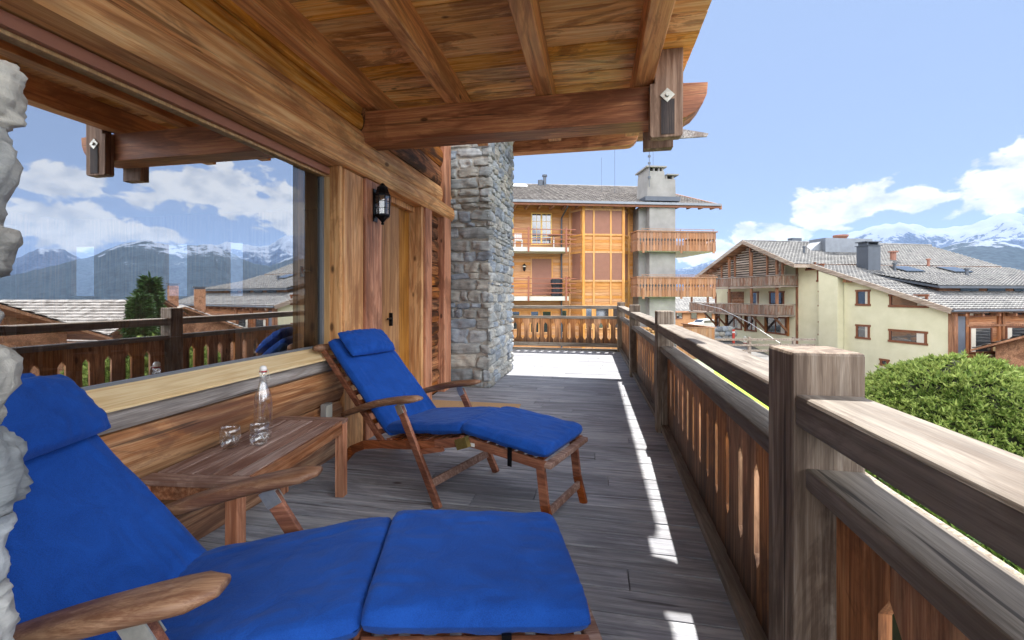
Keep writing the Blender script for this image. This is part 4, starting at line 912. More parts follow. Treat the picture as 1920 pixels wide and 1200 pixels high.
# concrete tower
mb = A(); mb.box(7.30, 7.72, -.9, 4, -3.3, 6.45); mb.box(7.72, 9.25, -1.45, 4, -3.3, 6.45); ab(mb, 'tower', 'concrete')
for zb in (3.80, 1.24):
    mb = A(); mb.prism([(6.95, -1.85, zb), (11.35, -1.85, zb), (11.35, 1.8, zb), (9.26, 3.0, zb), (9.26, -1.46, zb), (7.0, -1.46, zb)], (0, 0, .20)); ab(mb, 'balcony_slab', 'slab')
    mb = A(); r = random.Random(int(zb*10)); k = 0
    def slat(mb, p0, p1, n, z0, z1):
        p0 = Vector(p0); p1 = Vector(p1); d = (p1-p0)/n; L_ = d.length; u = d.normalized(); nd = Vector((-u.y, u.x, 0))*.03
        for i in range(n):
            a = p0+d*i; g = .008; q = .05
            def P(s_, z): v = a+u*s_; return (v.x, v.y, z)
            zz_ = [z0, z0+(z1-z0)*.28, z0+(z1-z0)*.36, z0+(z1-z0)*.5, z0+(z1-z0)*.56, z0+(z1-z0)*.62, z0+(z1-z0)*.68, z1]
            ins = [g, g, q*.55, g+.01, q*1.1, q*1.1, g, g]
            left = [P(ins[j], zz_[j]) for j in range(8)]; right = [P(L_-ins[j], zz_[j]) for j in range(8)]
            mb.prism(left+right[::-1], tuple(nd))
    slat(mb, (6.83, -1.9, 0), (11.42, -1.9, 0), 26, zb+.02, zb+1.08)
    slat(mb, (11.42, -1.9, 0), (11.42, 1.8, 0), 20, zb+.02, zb+1.08)
    slat(mb, (6.83, -.9, 0), (6.83, -1.9, 0), 6, zb+.02, zb+1.08)
    ab(mb, 'balcony_slat_panel', 'redwood')
    mb = A(); mb.box(6.78, 11.5, -1.96, -1.86, zb+1.09, zb+1.15); mb.box(11.38, 11.5, -1.86, 1.85, zb+1.09, zb+1.15); mb.box(6.78, 6.9, -1.86, -.9, zb+1.09, zb+1.15)
    for x in (7.15, 9.35, 11.25): mb.box(x-.06, x+.06, -1.97, -1.93, zb-.10, zb+.5)
    mb.box(7.0, 11.3, -1.99, -1.975, zb+1.22, zb+1.25)
    for x in (7.1, 9.3, 11.2): mb.box(x-.015, x+.015, -1.99, -1.975, zb+1.15, zb+1.22)
    ab(mb, 'balcony_handrail', 'redwood')
# chimney
CHM = A(); CHM.prism([(7.75, -1.0, 6.9), (9.5, -1.0, 6.9), (9.46, -1.0, 8.1), (8.84, -1.0, 8.12), (8.8, -1.0, 8.55), (7.85, -1.0, 8.55)], (0, 1.6, 0)); CHO = ab(CHM, 'chimney', 'concrete')
mb = A()
for x in (7.9, 8.2, 8.5, 8.72): mb.box(x-.05, x+.05, -.95, .55, 8.55, 8.76)
mb.box(7.7, 8.92, -1.1, .7, 8.76, 8.84)
for x in (8.95, 9.35): mb.box(x-.05, x+.05, -.95, .55, 8.1, 8.32)
mb.box(8.93, 9.64, -1.1, .7, 8.32, 8.39); mb.build('chimney_cap', 'concrete', CHO)
mb = A(); mb.box(7.6, 9.7, -1.15, .75, 6.80, 7.05); mb.build('chimney_flashing', 'zincdark', CHO)
mb = A(); mb.tube([(7.85, -1.1, 7.6), (7.85, -1.1, 11.6)], .018, 6)
for z in (8.1, 9.3, 8.9): mb.box(7.78, 7.92, -1.13, -1.07, z, z+.12)
ab(mb, 'antenna_mast', 'zincdark')
mb = A(); mb.tube([(7.2, 3, 8), (7.2, 3, 11.3)], .012, 5); mb.tube([(6.6, 4, 8.5), (6.6, 4, 10.9)], .01, 5); mb.tube([(8.3, -.6, 9), (8.3, -.6, 10.3)], .01, 5); ab(mb, 'antenna_rod', 'zincdark')
def onA(x, y, z): c, s_ = math.cos(AZ_A), math.sin(AZ_A); return (OA[0]+x*c-y*s_, OA[1]+x*s_+y*c, z)
# things on its balconies
G = empty('covered_barbecue', onA(2.5, -.75, 1.28), AZ_A, 'barbecue under a dark grey cover on the middle balcony of the orange block', 'barbecue')
mb = MB(); vs = []; 
prof = [(.30, .0), (.32, .1), (.28, .55), (.36, .75), (.34, .95), (.22, 1.03), (.02, 1.05)]
mb.lathe(prof, (0, 0, 0), 10); mb.build('cover', 'charcoal', G)
G = empty('round_table', onA(2.35, -.7, 4.03), AZ_A, 'small dark table with a white leg on the top balcony of the orange block', 'table')
mb = MB(); mb.lathe([(.02, .72), (.38, .72), (.38, .75), (.02, .75)], (0, 0, 0), 16); mb.build('table_top', 'shutter', G)
mb = MB(); mb.tube([(0, 0, 0), (0, 0, .72)], .035, 8); mb.build('leg', 'white', G)
for k in range(5):
    o = None
CHR = empty('balcony_chair', onA(.28, -.7, 4.03), AZ_A, 'one of the white slatted chairs standing on the top balcony behind the stone pillar', 'chair', 'white chairs on the top balcony')
mb = MB()
for k in range(4): mb.box(-.2+k*.11, -.13+k*.11, -.03, 0, .42, .85)
mb.build('backrest', 'white', CHR)
mb = MB(); mb.box(-.22, .24, -.4, 0, .38, .42); mb.build('seat', 'white', CHR)
for sx in (-.2, .2):
    for sy in (-.38, -.02): mb = MB(); mb.box(sx-.02, sx+.02, sy-.02, sy+.02, 0, .38); mb.build('leg', 'white', CHR)
L2 = empty('house_lantern', onA(.7, -.1, 2.75), AZ_A, 'small dark lantern on the orange wall left of the brown shutter door', 'lantern')
mb = MB(); mb.lathe([(.01, -.02), (.07, .05), (.02, .0)][:2] + [(.10, .32), (.11, .34), (.02, .44)], (0, -.12, 0), 6); mb.box(-.02, .02, -.1, .1, .38, .41); mb.build('lantern_body', 'black', L2)
mb = MB(); mb.lathe([(.06, .1), (.105, .3)], (0, -.12, 0), 6); mb.build('lantern_glass', 'linen', L2)
# terrace fence and firewood under the tower
TF = empty('terrace_fence', onA(9.3, -2.2, -1.6), AZ_A, 'red stained board fence of the ground terrace beside the concrete tower', 'fence')
mb = MB()
for k in range(13): mb.box(-.35+k*.17, -.35+k*.17+.16, 0, .03, -.6, 1.1)
for k in range(18): mb.box(1.86, 1.89, .05+k*.2, .05+k*.2+.19, -.6, 1.1)
mb.build('board_panel', 'redwood', TF)
mb = MB(); mb.box(-.4, 1.95, -.03, .07, 1.105, 1.15); mb.box(1.82, 1.95, .07, 3.8, 1.105, 1.15); mb.build('handrail', 'redwood', TF)
TD = MB((0, 0, 3.3)); TD.box(8.6, 11.15, -2.15, 1.6, -3.3, -1.7); ab(TD, 'terrace_base', 'slab')
FW = empty('firewood_stack', onA(7.35, -2.0, -1.35), AZ_A, 'stack of split firewood logs at the foot of the concrete tower', 'firewood')
mb = MB(); r = random.Random(3)
for i in range(6):
    for j in range(9):
        x = -.7+j*.17+.085*(i % 2); z = .09+i*.15
        if z > .85-abs(j-3)*.07+.3: continue
        a = r.uniform(.055, .085); mb.tube([(x, r.uniform(-.05, .05), z), (x, .5, z)], a, 7)
mb.build('log_pile', 'firewood', FW)
mb = MB(); mb.box(-.9, 1.0, -.05, .6, -1.95, 0); mb.build('plinth', 'concrete', FW)

# ------------------------------------------------------------------ big cream chalet: local x into the building, local y along its long wall (away from the viewer)
OB = (17.679, 42.132, GZ); AB = R(20.61)
CB = empty('cream_chalet', OB, AB, 'large cream rendered chalet with lattice gable, wooden balconies and wide tiled roof', 'building')
def B(): return MB((0, 0, Z))
def cb(mb, name, mat, parent=None, **k): return mb.build(name, mat, parent or CB, **k)
AX, AY = 6.62, 4.1   # apex height and position; s measured towards the viewer = -y
def zr(y):           # roof underside height over local y
    if y > AY: return AX-(y-AY)*.405
    if y > -2: return AX-(AY-y)*.445
    return AX-(AY+2)*.445-(-2-y)*.35
mb = B(); mb.prism([(0, -2.7, -6.4), (0, -2.7, zr(-2.7)-.3), (0, 0, zr(0)-.35), (0, AY, AX-.35), (0, 11.3, zr(11.3)-.3), (0, 11.3, -6.4)], (18, 0, 0))
cb(mb, 'wall', 'stucco')
mb = B(); mb.prism([(.0, -11.5, -6.4), (.0, -11.5, zr(-11.5)-.22), (.0, -4.5, zr(-4.5)-.3), (.0, -4.5, -6.4)], (18, 0, 0)); mb.prism([(-.55, -4.45, -6.4), (-.55, -4.45, zr(-4.5)-.25), (-.55, -2.75, zr(-2.7)-.3), (-.55, -2.75, -6.4)], (2, 0, 0))
cb(mb, 'wall', 'stucco')
mb = B(); mb.box(.35, 18, -11.5, 11, -6.4, .25); cb(mb, 'core_wall', 'stuccofine')
# corner timbers
mb = B(); mb.box(-.04, .16, -.16, .10, -3.3, 4.0); cb(mb, 'corner_post', 'chaletz'); mb = B(); mb.box(-.06, .24, -11.82, -11.50, -6.2, .42); cb(mb, 'corner_post', 'chaletz')
def bwin(y0, y1, z0, z1, x=0., fw=.14, door=False):
    mb = B(); mb.box(x-.06, x+.02, y0-.06, y1+.06, z1-fw, z1); mb.box(x-.06, x+.02, y0, y0+fw, z0+fw, z1-fw); mb.box(x-.06, x+.02, y1-fw, y1, z0+fw, z1-fw); mb.box(x-.08, x+.02, y0-.06, y1+.06, z0, z0+fw)
    if y1-y0 > 1.3 and z1-z0 > 1: ym = (y0+y1)/2; mb.box(x-.05, x+.01, ym-.05, ym+.05, z0+fw, z1-fw)
    F = cb(mb, 'window', 'winwood'); mb = B(); mb.box(x-.015, x+.01, y0+fw, y1-fw, z0+fw, z1-fw); mb.build('pane', 'dpane', F)
    if door is False and y1-y0 > .7:
        mb = B(); mb.box(x-.018, x-.0155, y0+fw+.02, y0+fw+(y1-y0)*.2, z0+fw, z1-fw); mb.build('net_curtain', 'linen', F)
bwin(-6.55, -5.5, .57, 1.77); bwin(-6.55, -5.5, -1.93, -.85); bwin(-10.3, -7.93, -1.93, -1.02); bwin(-10.35, -7.95, .52, 1.42)
bwin(-2.70, -2.25, .42, 1.75); bwin(-2.70, -2.25, -2.0, -.8); bwin(-1.9, -1.0, 3.5, 4.15); bwin(-2.72, -2.1, 2.5, 4.0)
bwin(-7.9, -7.3, -3.7, -3.2)
for (y0, y1) in ((1.15, 3.7), (4.9, 6.3), (7.0, 9.4), (10.6, 11.2)): bwin(y0, y1, -2.3, -.65)
bwin(1.4, 3.2, -.1, 1.75, door=True); bwin(4.6, 5.6, -.1, 1.75); bwin(8.6, 9.2, -.2, 1.75); bwin(11.25, 11.3, .0, 1.7)
mb = B()
for k in range(12): mb.box(-.05, .0, 6.7, 8.5, -.15+k*.16, -.15+k*.16+.15)
cb(mb, 'plank_panel', 'chaletwood')
# balconies
for (zb, zt, y0, y1) in ((-.45, .5, .16, 13.6), (2.2, 3.12, -.2, 9.2)):
    mb = B(); mb.box(-1.85, -.0, y0, y1, zb-.10, zb); mb.box(-1.95, -1.86, y0-.1, y1, zb-.16, zb-.02); cb(mb, 'balcony_floor', 'weatherx')
    mb = B(); y = y0; r = random.Random(int(y1))
    while y < y1-.1: mb.box(-1.86+r.uniform(-.01, .01), -1.83, y, y+.17+r.uniform(-.01, .01), zb+.05, zt-.03+r.uniform(-.02, .02)); y += .19
    x = -1.8
    while x < -.1: mb.box(x, x+.17, y0, y0+.03, zb+.05, zt-.03); x += .19
    cb(mb, 'balcony_board_panel', 'weatherz')
    mb = B(); mb.box(-1.92, -1.80, y0-.05, y1, zt, zt+.07); mb.box(-1.80, 0, y0-.03, y0+.06, zt, zt+.07); cb(mb, 'balcony_handrail', 'weatherx')
for y in (.25, 3.4, 6.6, 10.2, 13.3):
    mb = B(); mb.box(-1.80, -1.62, y, y+.18, -.45, min(zr(y)-.3, 5.5)); cb(mb, 'balcony_post', 'chaletz')
for y in (.9, 3.6, 6.4, 9.4, 11.2):
    mb = B(); mb.bar((-1.5, y, -.62), (-.08, y, -2.0), .14, .16); mb.box(-.16, .0, y-.08, y+.08, -2.35, -.6); cb(mb, 'balcony_strut', 'chaletz')
# lattice gable
mb = B(); z = 3.3; k = 0
while z < 6.3:
    ya = AY+(6.35-z)/.405-.4; yb = AY-(6.35-z)/.445+.35; yb = max(yb, -.1)
    if ya > yb+.3: mb.box(-1.30+.02*(k % 2), -1.27+.02*(k % 2), yb, ya, z, z+.135)
    z += .235; k += 1
cb(mb, 'gable_lattice', 'weatherx')
mb = B(); mb.prism([(-1.1, .0, 3.0), (-1.1, 10.6, 3.0), (-1.1, AY, 5.9)], (.02, 0, 0)); cb(mb, 'gable_backing', 'dark')
for y in (.1, 1.9, AY, 6.3, 8.4):
    mb = B(); mb.box(-1.42, -1.30, y-.08, y+.08, 3.0, zr(y)-.3); cb(mb, 'gable_post', 'chaletz')
# roof
def roofslab(mb, pl, x0, x1, th): mb.prism([(x0, y, z) for y, z in pl]+[(x0, y, z-th) for y, z in pl[::-1]], (x1-x0, 0, 0))
mb = B(); roofslab(mb, [(12, zr(12)), (AY, AX), (-2, zr(-2))], -2.2, -.55, .16); cb(mb, 'roof_overhang', 'chaletwood')
mb = B(); roofslab(mb, [(12, zr(12)), (AY, AX), (-2, zr(-2)), (-12.0, zr(-12.0))], -.54, 20, .14); cb(mb, 'roof_deck', 'chaletwood')
mb = B()
mb.bar((-2.23, 12.1, zr(12.1)-.04), (-2.23, AY, AX-.04), .06, .34, (1, 0, 0)); mb.bar((-2.23, AY, AX-.04), (-2.23, -2.05, zr(-2)-.06), .06, .34, (1, 0, 0)); mb.bar((-.60, -2.0, zr(-2)-.04), (-.60, -12.05, zr(-12)-.04), .06, .32, (1, 0, 0))
mb.box(-2.2, -.6, -2.06, -2.0, zr(-2)-.22, zr(-2)+.05)
cb(mb, 'verge_board', 'weatherx')
mb = B()
for y in (9.5, 6.8, 1.5, -.9): mb.box(-2.0, 0, y-.1, y+.1, zr(y)-.42, zr(y)-.18)
for y in (-5.2, -3.2): mb.box(-.5, 0, y-.35, y+.35, zr(y)-.44, zr(y)-.20)
cb(mb, 'purlin_end', 'chaletz')
def slope(mb, ya, za, yb, zb_, x0, x1, dv=.36, per=.34, sub=6, amp=.045):
    Ln = math.hypot(yb-ya, zb_-za); c, s_ = (yb-ya)/Ln, (zb_-za)/Ln; nrm = (0, -s_, c) if c > 0 else (0, s_, -c)
    tiles(mb, lambda u, v: (x0+u, ya+c*v, za+s_*v+.03), nrm, x1-x0, Ln, 1, dv, amp, .08, per, sub)
mb = B(); slope(mb, AY, AX, -2, zr(-2), -2.2, 20.2); slope(mb, -2, zr(-2), -12, zr(-12), -.6, 20.2); slope(mb, AY, AX, 12, zr(12), -2.2, 20.2, .5, .5, 2); cb(mb, 'roof_tile', 'tileB')
mb = B(); mb.tube([(-2.2, AY, AX+.08), (20.2, AY, AX+.08)], .11, 8); cb(mb, 'ridge_tile', 'tileB')
mb = B(); mb.tube([(-.6, -12.12, zr(-12)-.02), (18.5, -12.12, zr(-12)-.02)], .08, 8); cb(mb, 'gutter', 'zincdark')
# roof furniture
mb = B(); yc = -2.6; mb.box(3.3, 4.5, yc-1.0, yc, zr(yc)-.6, zr(yc)+1.75); CB1 = cb(mb, 'chimney', 'zincdark')
mb = B(); mb.box(3.2, 4.6, yc-1.1, yc+.1, zr(yc)+1.751, zr(yc)+1.80)
for x in (3.35, 4.35): mb.box(x, x+.08, yc-.9, yc-.1, zr(yc)+1.80, zr(yc)+2.05)
mb.box(3.15, 4.65, yc-1.0, yc, zr(yc)+2.05, zr(yc)+2.12); mb.build('chimney_cap', 'zincdark', CB1)
mb = B(); mb.box(4.2, 9.4, 1.2, 3.0, 4.6, 6.75); mb.prism([(2.2, 1.6, 5.0), (4.19, 1.6, 5.0), (4.19, 1.6, 6.5)], (0, 1.2, 0)); cb(mb, 'roof_plant_box', 'zinc')
for (x, y, h, r_, m_) in ((1.6, .9, .55, .08, 'zincdark'), (9.5, -.6, .75, .22, 'shutter'), (5.9, -3.6, .6, .1, 'zincdark'), (10.9, -5.2, .65, .11, 'zincdark'), (11.5, -2.0, .6, .1, 'shutter')):
    mb = B(); mb.tube([(x, y, zr(y)), (x, y, zr(y)+h)], r_, 10); mb.tube([(x, y, zr(y)+h), (x, y, zr(y)+h+.12)], r_*1.7, 10); cb(mb, 'vent_pipe', m_)
mb = B(); mb.lathe([(.35, 6.4), (.35, 7.2), (.7, 7.6), (.7, 7.75), (.35, 7.8)], (10.6, 5.6, 0), 12); cb(mb, 'vent_hood', 'shutter')
mb = B(); mb.box(4.2, 5.3, 5, 5.6, 6.2, 7.25); cb(mb, 'vent_box', 'zincdark')
for (x, y) in ((6.3, -3.3), (11.2, -3.3)):
    mb = B(); c = math.atan(.35); mb.prism([(x, y-.9, zr(y-.9)+.16), (x+1.9, y-.9, zr(y-.9)+.16), (x+1.9, y+.5, zr(y+.5)+.16), (x, y+.5, zr(y+.5)+.16)], (0, 0, .08)); cb(mb, 'skylight', 'dpane')
# shed dormer on the right
mb = B(); roofslab(mb, [(-4.6, 3.02), (-9.3, 1.98)], 2.4, 20, .14); cb(mb, 'dormer_roof', 'zincdark')
mb = B(); Ln = math.hypot(4.7, 1.04); tiles(mb, lambda u, v: (2.4+u, -4.6-4.7*v/Ln, 3.06-1.04*v/Ln), (0, -.216, .976), 17.5, Ln, 1, .36, .045, .08, .34, 6); cb(mb, 'roof_tile', 'tileB')
mb = B(); mb.box(3.2, 19.5, -8.7, -5.2, 1.0, 1.95); cb(mb, 'dormer_wall', 'chaletwood')
for k in range(4): bx = 5.0+k*2.4; mb = B(); mb.box(bx, bx+1.6, -8.76, -8.70, 1.35, 1.85); cb(mb, 'dormer_window', 'dpane')
# timber facade under the eaves (faces the viewer, local -y)
FY = -11.5
mb = B(); z = -6.4
while z < .35: mb.box(.24, 18, FY-.03, FY+.02, z, z+.19); z += .195
cb(mb, 'plank_wall', 'chaletwood')
mb = B(); mb.box(.26, 1.15, FY-.09, FY-.03, -6.4, .35); cb(mb, 'slate_panel', 'slate')
mb = B(); mb.box(1.16, 18, FY-.14, FY-.02, -.62, -.50); mb.box(1.16, 18, FY-.14, FY-.02, .36, .46)
for x in (1.16, 3.72, 4.05, 6.4): mb.box(x, x+.2, FY-.13, FY-.02, -2.6, .36)
cb(mb, 'facade_beam', 'chaletz')
def fwin(x0, x1, z0, z1):
    mb = B(); f = .09; mb.box(x0, x1, FY-.10, FY-.02, z1-f, z1); mb.box(x0, x1, FY-.10, FY-.02, z0, z0+f); mb.box(x0, x0+f, FY-.10, FY-.02, z0+f, z1-f); mb.box(x1-f, x1, FY-.10, FY-.02, z0+f, z1-f); F = cb(mb, 'window', 'winwood')
    mb = B(); mb.box(x0+f, x1-f, FY-.06, FY-.04, z0+f, z1-f); mb.build('pane', 'dpane', F)
    mb = B(); mb.box(x0+f, x0+f+(x1-x0)*.22, FY-.075, FY-.062, z0+f, z1-f); mb.build('curtain', 'linen', F)
fwin(1.4, 3.2, -.02, .33); fwin(1.5, 3.3, -2.3, -.64); fwin(4.4, 6.2, -2.3, -.64); fwin(4.5, 6.2, .0, .33)
mb = B(); mb.box(3.3, 3.7, FY-.3, FY-.1, -2.2, -1.75); cb(mb, 'balcony_cabinet', 'pale')
mb = B()
for k in range(30): x = .2+k*.2; mb.box(x, x+.18, FY-2.0-.0, FY-1.97, -3.1, -2.2)
mb.box(.1, 6.5, FY-2.05, FY-1.92, -2.2, -2.1); mb.box(.1, 6.5, FY-2.0, FY-.1, -3.3, -3.15)
for x in (.2, 3.2, 6.2): mb.box(x, x+.16, FY-1.95, FY-1.8, -6.2, -3.3)
cb(mb, 'front_balcony', 'weatherz')
for k in range(12): mb = B(); mb.box(.5+k*1.3, .62+k*1.3, -12.05, -11.5, zr(-12)-.36, zr(-12)-.2); cb(mb, 'rafter_end', 'chaletz')

# ------------------------------------------------------------------ small things around
SF = empty('split_rail_fence', (12.6, 36.2, GZ-.1), R(8), 'grey split-rail fence in front of the cream chalet beside the nearest post', 'fence')
SF.scale = (1.2, 1.2, 1.2)
for z in (.35, .72, 1.08):
    mb = MB(); mb.bar((-3.5, 0, z), (3.5, .05, z+.03), .05, .13); mb.build('rail', 'weatherx', SF)
for x in (-3.3, -.6, 2.2): mb = MB(); mb.box(x-.08, x+.08, .05, .2, 0, 1.25); mb.build('post', 'weatherx', SF)
BW = empty('boulder_wall', (12.0, 46.6, GZ), R(15), 'low wall of stacked grey boulders at the foot of the cream chalet', 'wall')
mb = MB(); r = random.Random(9)
for i in range(3):
    for j in range(6): boulder(mb, (-1.5+j*.62+.3*(i % 2), r.uniform(-.1, .1), .28+i*.48), .38, .35, .27, i*7+j, 6)
mb.build('stones', 'stone', BW, smooth=True)
RP = empty('marker_post', (13.3, 45.0, GZ), 0, 'red and white marker post standing in front of the cream chalet', 'post')
mb = MB(); mb.box(-.1, .1, -.1, .1, 0, 1.0); mb.build('lower_band', 'red', RP)
mb = MB(); mb.box(-.11, .11, -.11, .11, 1.0, 1.15); mb.build('white_band', 'white', RP)
mb = MB(); mb.box(-.1, .1, -.1, .1, 1.15, 1.35); mb.build('upper_band', 'red', RP)
FH = empty('fire_hydrant', (14.4, 45.2, GZ), 0, 'small pale hydrant with a red foot beside the marker post', 'hydrant')
mb = MB(); mb.lathe([(.16, .05), (.16, .12), (.11, .14), (.11, .5), (.15, .52), (.13, .62), (.03, .7)], (0, 0, 0), 12); mb.tube([(-.22, 0, .4), (.22, 0, .4)], .06, 8); mb.build('hydrant_body', 'slab', FH)
mb = MB(); mb.lathe([(.18, 0), (.18, .05)], (0, 0, 0), 12); mb.build('hydrant_foot', 'red', FH)
# cars
def car(name, x, y, rz, paint, label):
    K = empty(name, (x, y, GZ), rz, label, 'car')
    mb = MB(); pr_ = [(-2.05, .30), (-2.1, .62), (-2.0, .88), (-1.15, .98), (-.55, 1.42), (.85, 1.46), (1.7, 1.0), (2.08, .92), (2.12, .45), (2.0, .28)]
    W_ = .86; vs = []; fs = []; n = len(pr_)
    for y_, sc_ in ((-W_, .94), (-W_+.08, 1), (W_-.08, 1), (W_, .94)):
        for (px_, pz_) in pr_: vs.append((px_*sc_, y_*(1-.16*max(0, (pz_-.95))/.5), .62+(pz_-.62)*sc_))
    for j in range(3):
        for i in range(n): fs.append((j*n+i, j*n+(i+1) % n, (j+1)*n+(i+1) % n, (j+1)*n+i))
    fs.append(list(range(n))[::-1]); fs.append([3*n+i for i in range(n)]); mb.add(vs, fs); mb.build('body', paint, K, bevel=.03)
    mb = MB(); mb.box(-.75, 1.15, -.865, -.835, 1.0, 1.32); mb.box(-.75, 1.15, .835, .865, 1.0, 1.32); mb.bar((-1.08, 0, 1.03), (-.62, 0, 1.40), 1.3, .03, (0, 1, 0)); mb.bar((1.6, 0, 1.06), (.95, 0, 1.44), 1.3, .03, (0, 1, 0)); mb.build('glazing', 'dpane', K)
    for sx in (-1.3, 1.3):
        for sy in (-.84, .84):
            mb = MB(); mb.tube([(sx, sy-.1, .32), (sx, sy+.1, .32)], .32, 18); w_ = mb.build('wheel', 'tyre', K)
            mb = MB(); mb.tube([(sx, sy-.11, .32), (sx, sy+.11, .32)], .19, 12); mb.build('rim', 'steel', w_)
    for sy in (-.6, .6): mb = MB(); mb.box(-2.1, -2.02, sy-.16, sy+.16, .62, .76); mb.build('headlight', 'slab', K)
car('parked_car', 14.6, 62.0, R(30), 'white', 'white car parked beyond the red terrace fence, beside the cabin')
# cabin behind
def house(name, loc, rz, w, l, h, rise, wall, roof, label, over=.7, chim=(), th=.12, cours=.4, slab=False):
    """ridge along local x"""
    K = empty(name, loc, rz, label, 'house')
    mb = MB(); mb.prism([(-l/2, -w/2, 0), (-l/2, w/2, 0), (-l/2, w/2, h), (-l/2, 0, h+rise), (-l/2, -w/2, h)][::-1], (l, 0, 0)); mb.build('wall', wall, K)
    s_ = rise/(w/2); e = w/2+over; x0, x1 = -l/2-over, l/2+over
    mb = MB(); mb.prism([(x0, -e, h-s_*over), (x0, 0, h+rise), (x0, e, h-s_*over), (x0, e, h-s_*over+th), (x0, 0, h+rise+th), (x0, -e, h-s_*over+th)], (x1-x0, 0, 0)); rf = mb.build('roof', 'chaletwood', K)
    mb = MB(); Ln = math.hypot(e, s_*e); c, q = e/Ln, s_*e/Ln
    for sg in (-1, 1):
        tiles(mb, lambda u, v, sg=sg: (x0+u, sg*c*v, h+rise+th+.03-q*v), (0, sg*q, c), x1-x0, Ln, 1, cours, .0 if slab else .03, .06, .45, 2 if slab else 4)
    mb.build('roof_tile', roof, rf)
    for (cx_, cy_, ch) in chim:
        mb = MB(); zc = h+rise-abs(cy_)*s_; mb.box(cx_-.4, cx_+.4, cy_-.35, cy_+.35, zc-.5, zc+ch); cc = mb.build('chimney', 'chaletwood', K)
        mb = MB(); mb.box(cx_-.5, cx_+.5, cy_-.45, cy_+.45, zc+ch+.12, zc+ch+.2)
        for a in (-.36, .3): mb.box(cx_+a, cx_+a+.07, cy_-.3, cy_+.3, zc+ch, zc+ch+.12)
        mb.build('chimney_cap', 'zincdark', cc)
    for sg in (-1, 1):
        for k in range(max(2, int(l/2.4))):
            x = -l/2+1.2+k*2.2
            if x > l/2-1: break
            mb = MB(); mb.box(x-.5, x+.5, sg*(w/2+.03)-.03, sg*(w/2+.03)+.03, h*.45, h*.45+1.1); f_ = mb.build('window', 'winwood', K)
            mb = MB(); mb.box(x-.4, x+.4, sg*(w/2+.04)-.03, sg*(w/2+.04)+.03, h*.45+.1, h*.45+1.0); mb.build('pane', 'dpane', f_)
    mb = MB(); mb.box(-l/2-.06, -l/2-.01, -.6, .6, h*.35, h*.35+1.8); f_ = mb.build('window', 'winwood', K); mb = MB(); mb.box(-l/2-.08, -l/2-.06, -.5, .5, h*.35+.1, h*.35+1.7); mb.build('pane', 'dpane', f_)
    return K
house('cabin', (12.5, 72.0, GZ), R(8), 7, 12, 2.4, 1.9, 'siding', 'white_roof' if False else 'tileB', 'small orange timber cabin seen between the concrete tower and the cream chalet', .6)
house('slate_chalet', (23.5, 7.0, GZ-3), 0, 13.6, 13, 6.1, 2.9, 'chaletwood', 'slabroof', 'brown chalet with stone slab roof nearest in the window reflection, at its left edge', 1.0, slab=True)
house('slate_chalet', (29.5, 22.8, GZ-3), R(-12), 8, 9, 5.2, 2.0, 'chaletwood', 'slabroof', 'low chalet with pale slab roof reflected in the window left of the conifers', .9, slab=True)
house('slate_chalet', (27.6, 28.2, GZ-3), R(40), 8, 7, 4.8, 1.9, 'chaletwood', 'slabroof', 'chalet with two tall wooden chimneys reflected in the window right of the conifers', .8, ((-1.6, 1.0, 1.9), (1.2, -.6, 2.0)), slab=True)
CBL = empty('overhead_cable', (16.0, 41.5, -.3)); tag(CBL, 'thin pale cable sloping down from the cream chalet balcony towards the near post', 'cable')
mb = MB(); mb.tube([(-4.6, 12.6, .9), (-3.2, 6.0, .3), (-2.4, 0, -.8), (-2.2, -6.0, -2.0)], .025, 6); mb.build('wire', 'white', CBL)
mb = MB(); mb.tube([(-2.2, -6.0, -3.0), (-2.2, -6.0, -1.9)], .05, 6); mb.build('anchor_post', 'weatherx', CBL)

# ------------------------------------------------------------------ furniture seen through the window
def dchair(x, y, rz, lab, src=[None]):
    if src[0] is None:
        K = empty('dining_chair', (0, 0, 0)); K['category'] = 'chair'; K['group'] = 'wooden chairs round the dining table indoors'
        mb = MB(); mb.box(-.22, .22, -.22, .22, .43, .47); mb.build('seat', 'roomwood', K)
        mb = MB()
        for k in range(6): mb.bar((-.18+k*.072, .2, .47), (-.18+k*.072, .27, 1.02), .02, .02, (1, 0, 0))
        mb.bar((-.22, .27, 1.03), (.22, .27, 1.03), .03, .07, (0, 1, 0)); mb.build('backrest', 'roomwood', K)
        for sx in (-.2, .2):
            for sy in (-.2, .2): mb = MB(); mb.box(sx-.02, sx+.02, sy-.02, sy+.02, 0, .43); mb.build('leg', 'roomwood', K)
        src[0] = K; c = K
    else: c = copy_tree(src[0])
    c.location = (x, y, 0); c.rotation_euler = (0, 0, rz); c['label'] = lab; return c
DT = empty('dining_table', (-6.6, 4.3, 0), 0, 'long dark dining table inside the room behind the picture window', 'table')
mb = MB(); mb.box(-1.2, 1.2, -.48, .48, .72, .76); mb.build('table_top', 'roomwood', DT)
for sx in (-1.1, 1.1):
    for sy in (-.4, .4): mb = MB(); mb.box(sx-.04, sx+.04, sy-.04, sy+.04, 0, .72); mb.build('leg', 'roomwood', DT)
dchair(-7.2, 3.6, R(180), 'wooden dining chair on the window side of the table, further left'); dchair(-6.2, 3.6, R(180), 'wooden dining chair on the window side of the table, further right')
dchair(-7.2, 5.05, 0, 'wooden dining chair behind the table, further left'); dchair(-6.2, 5.05, 0, 'wooden dining chair behind the table, further right')
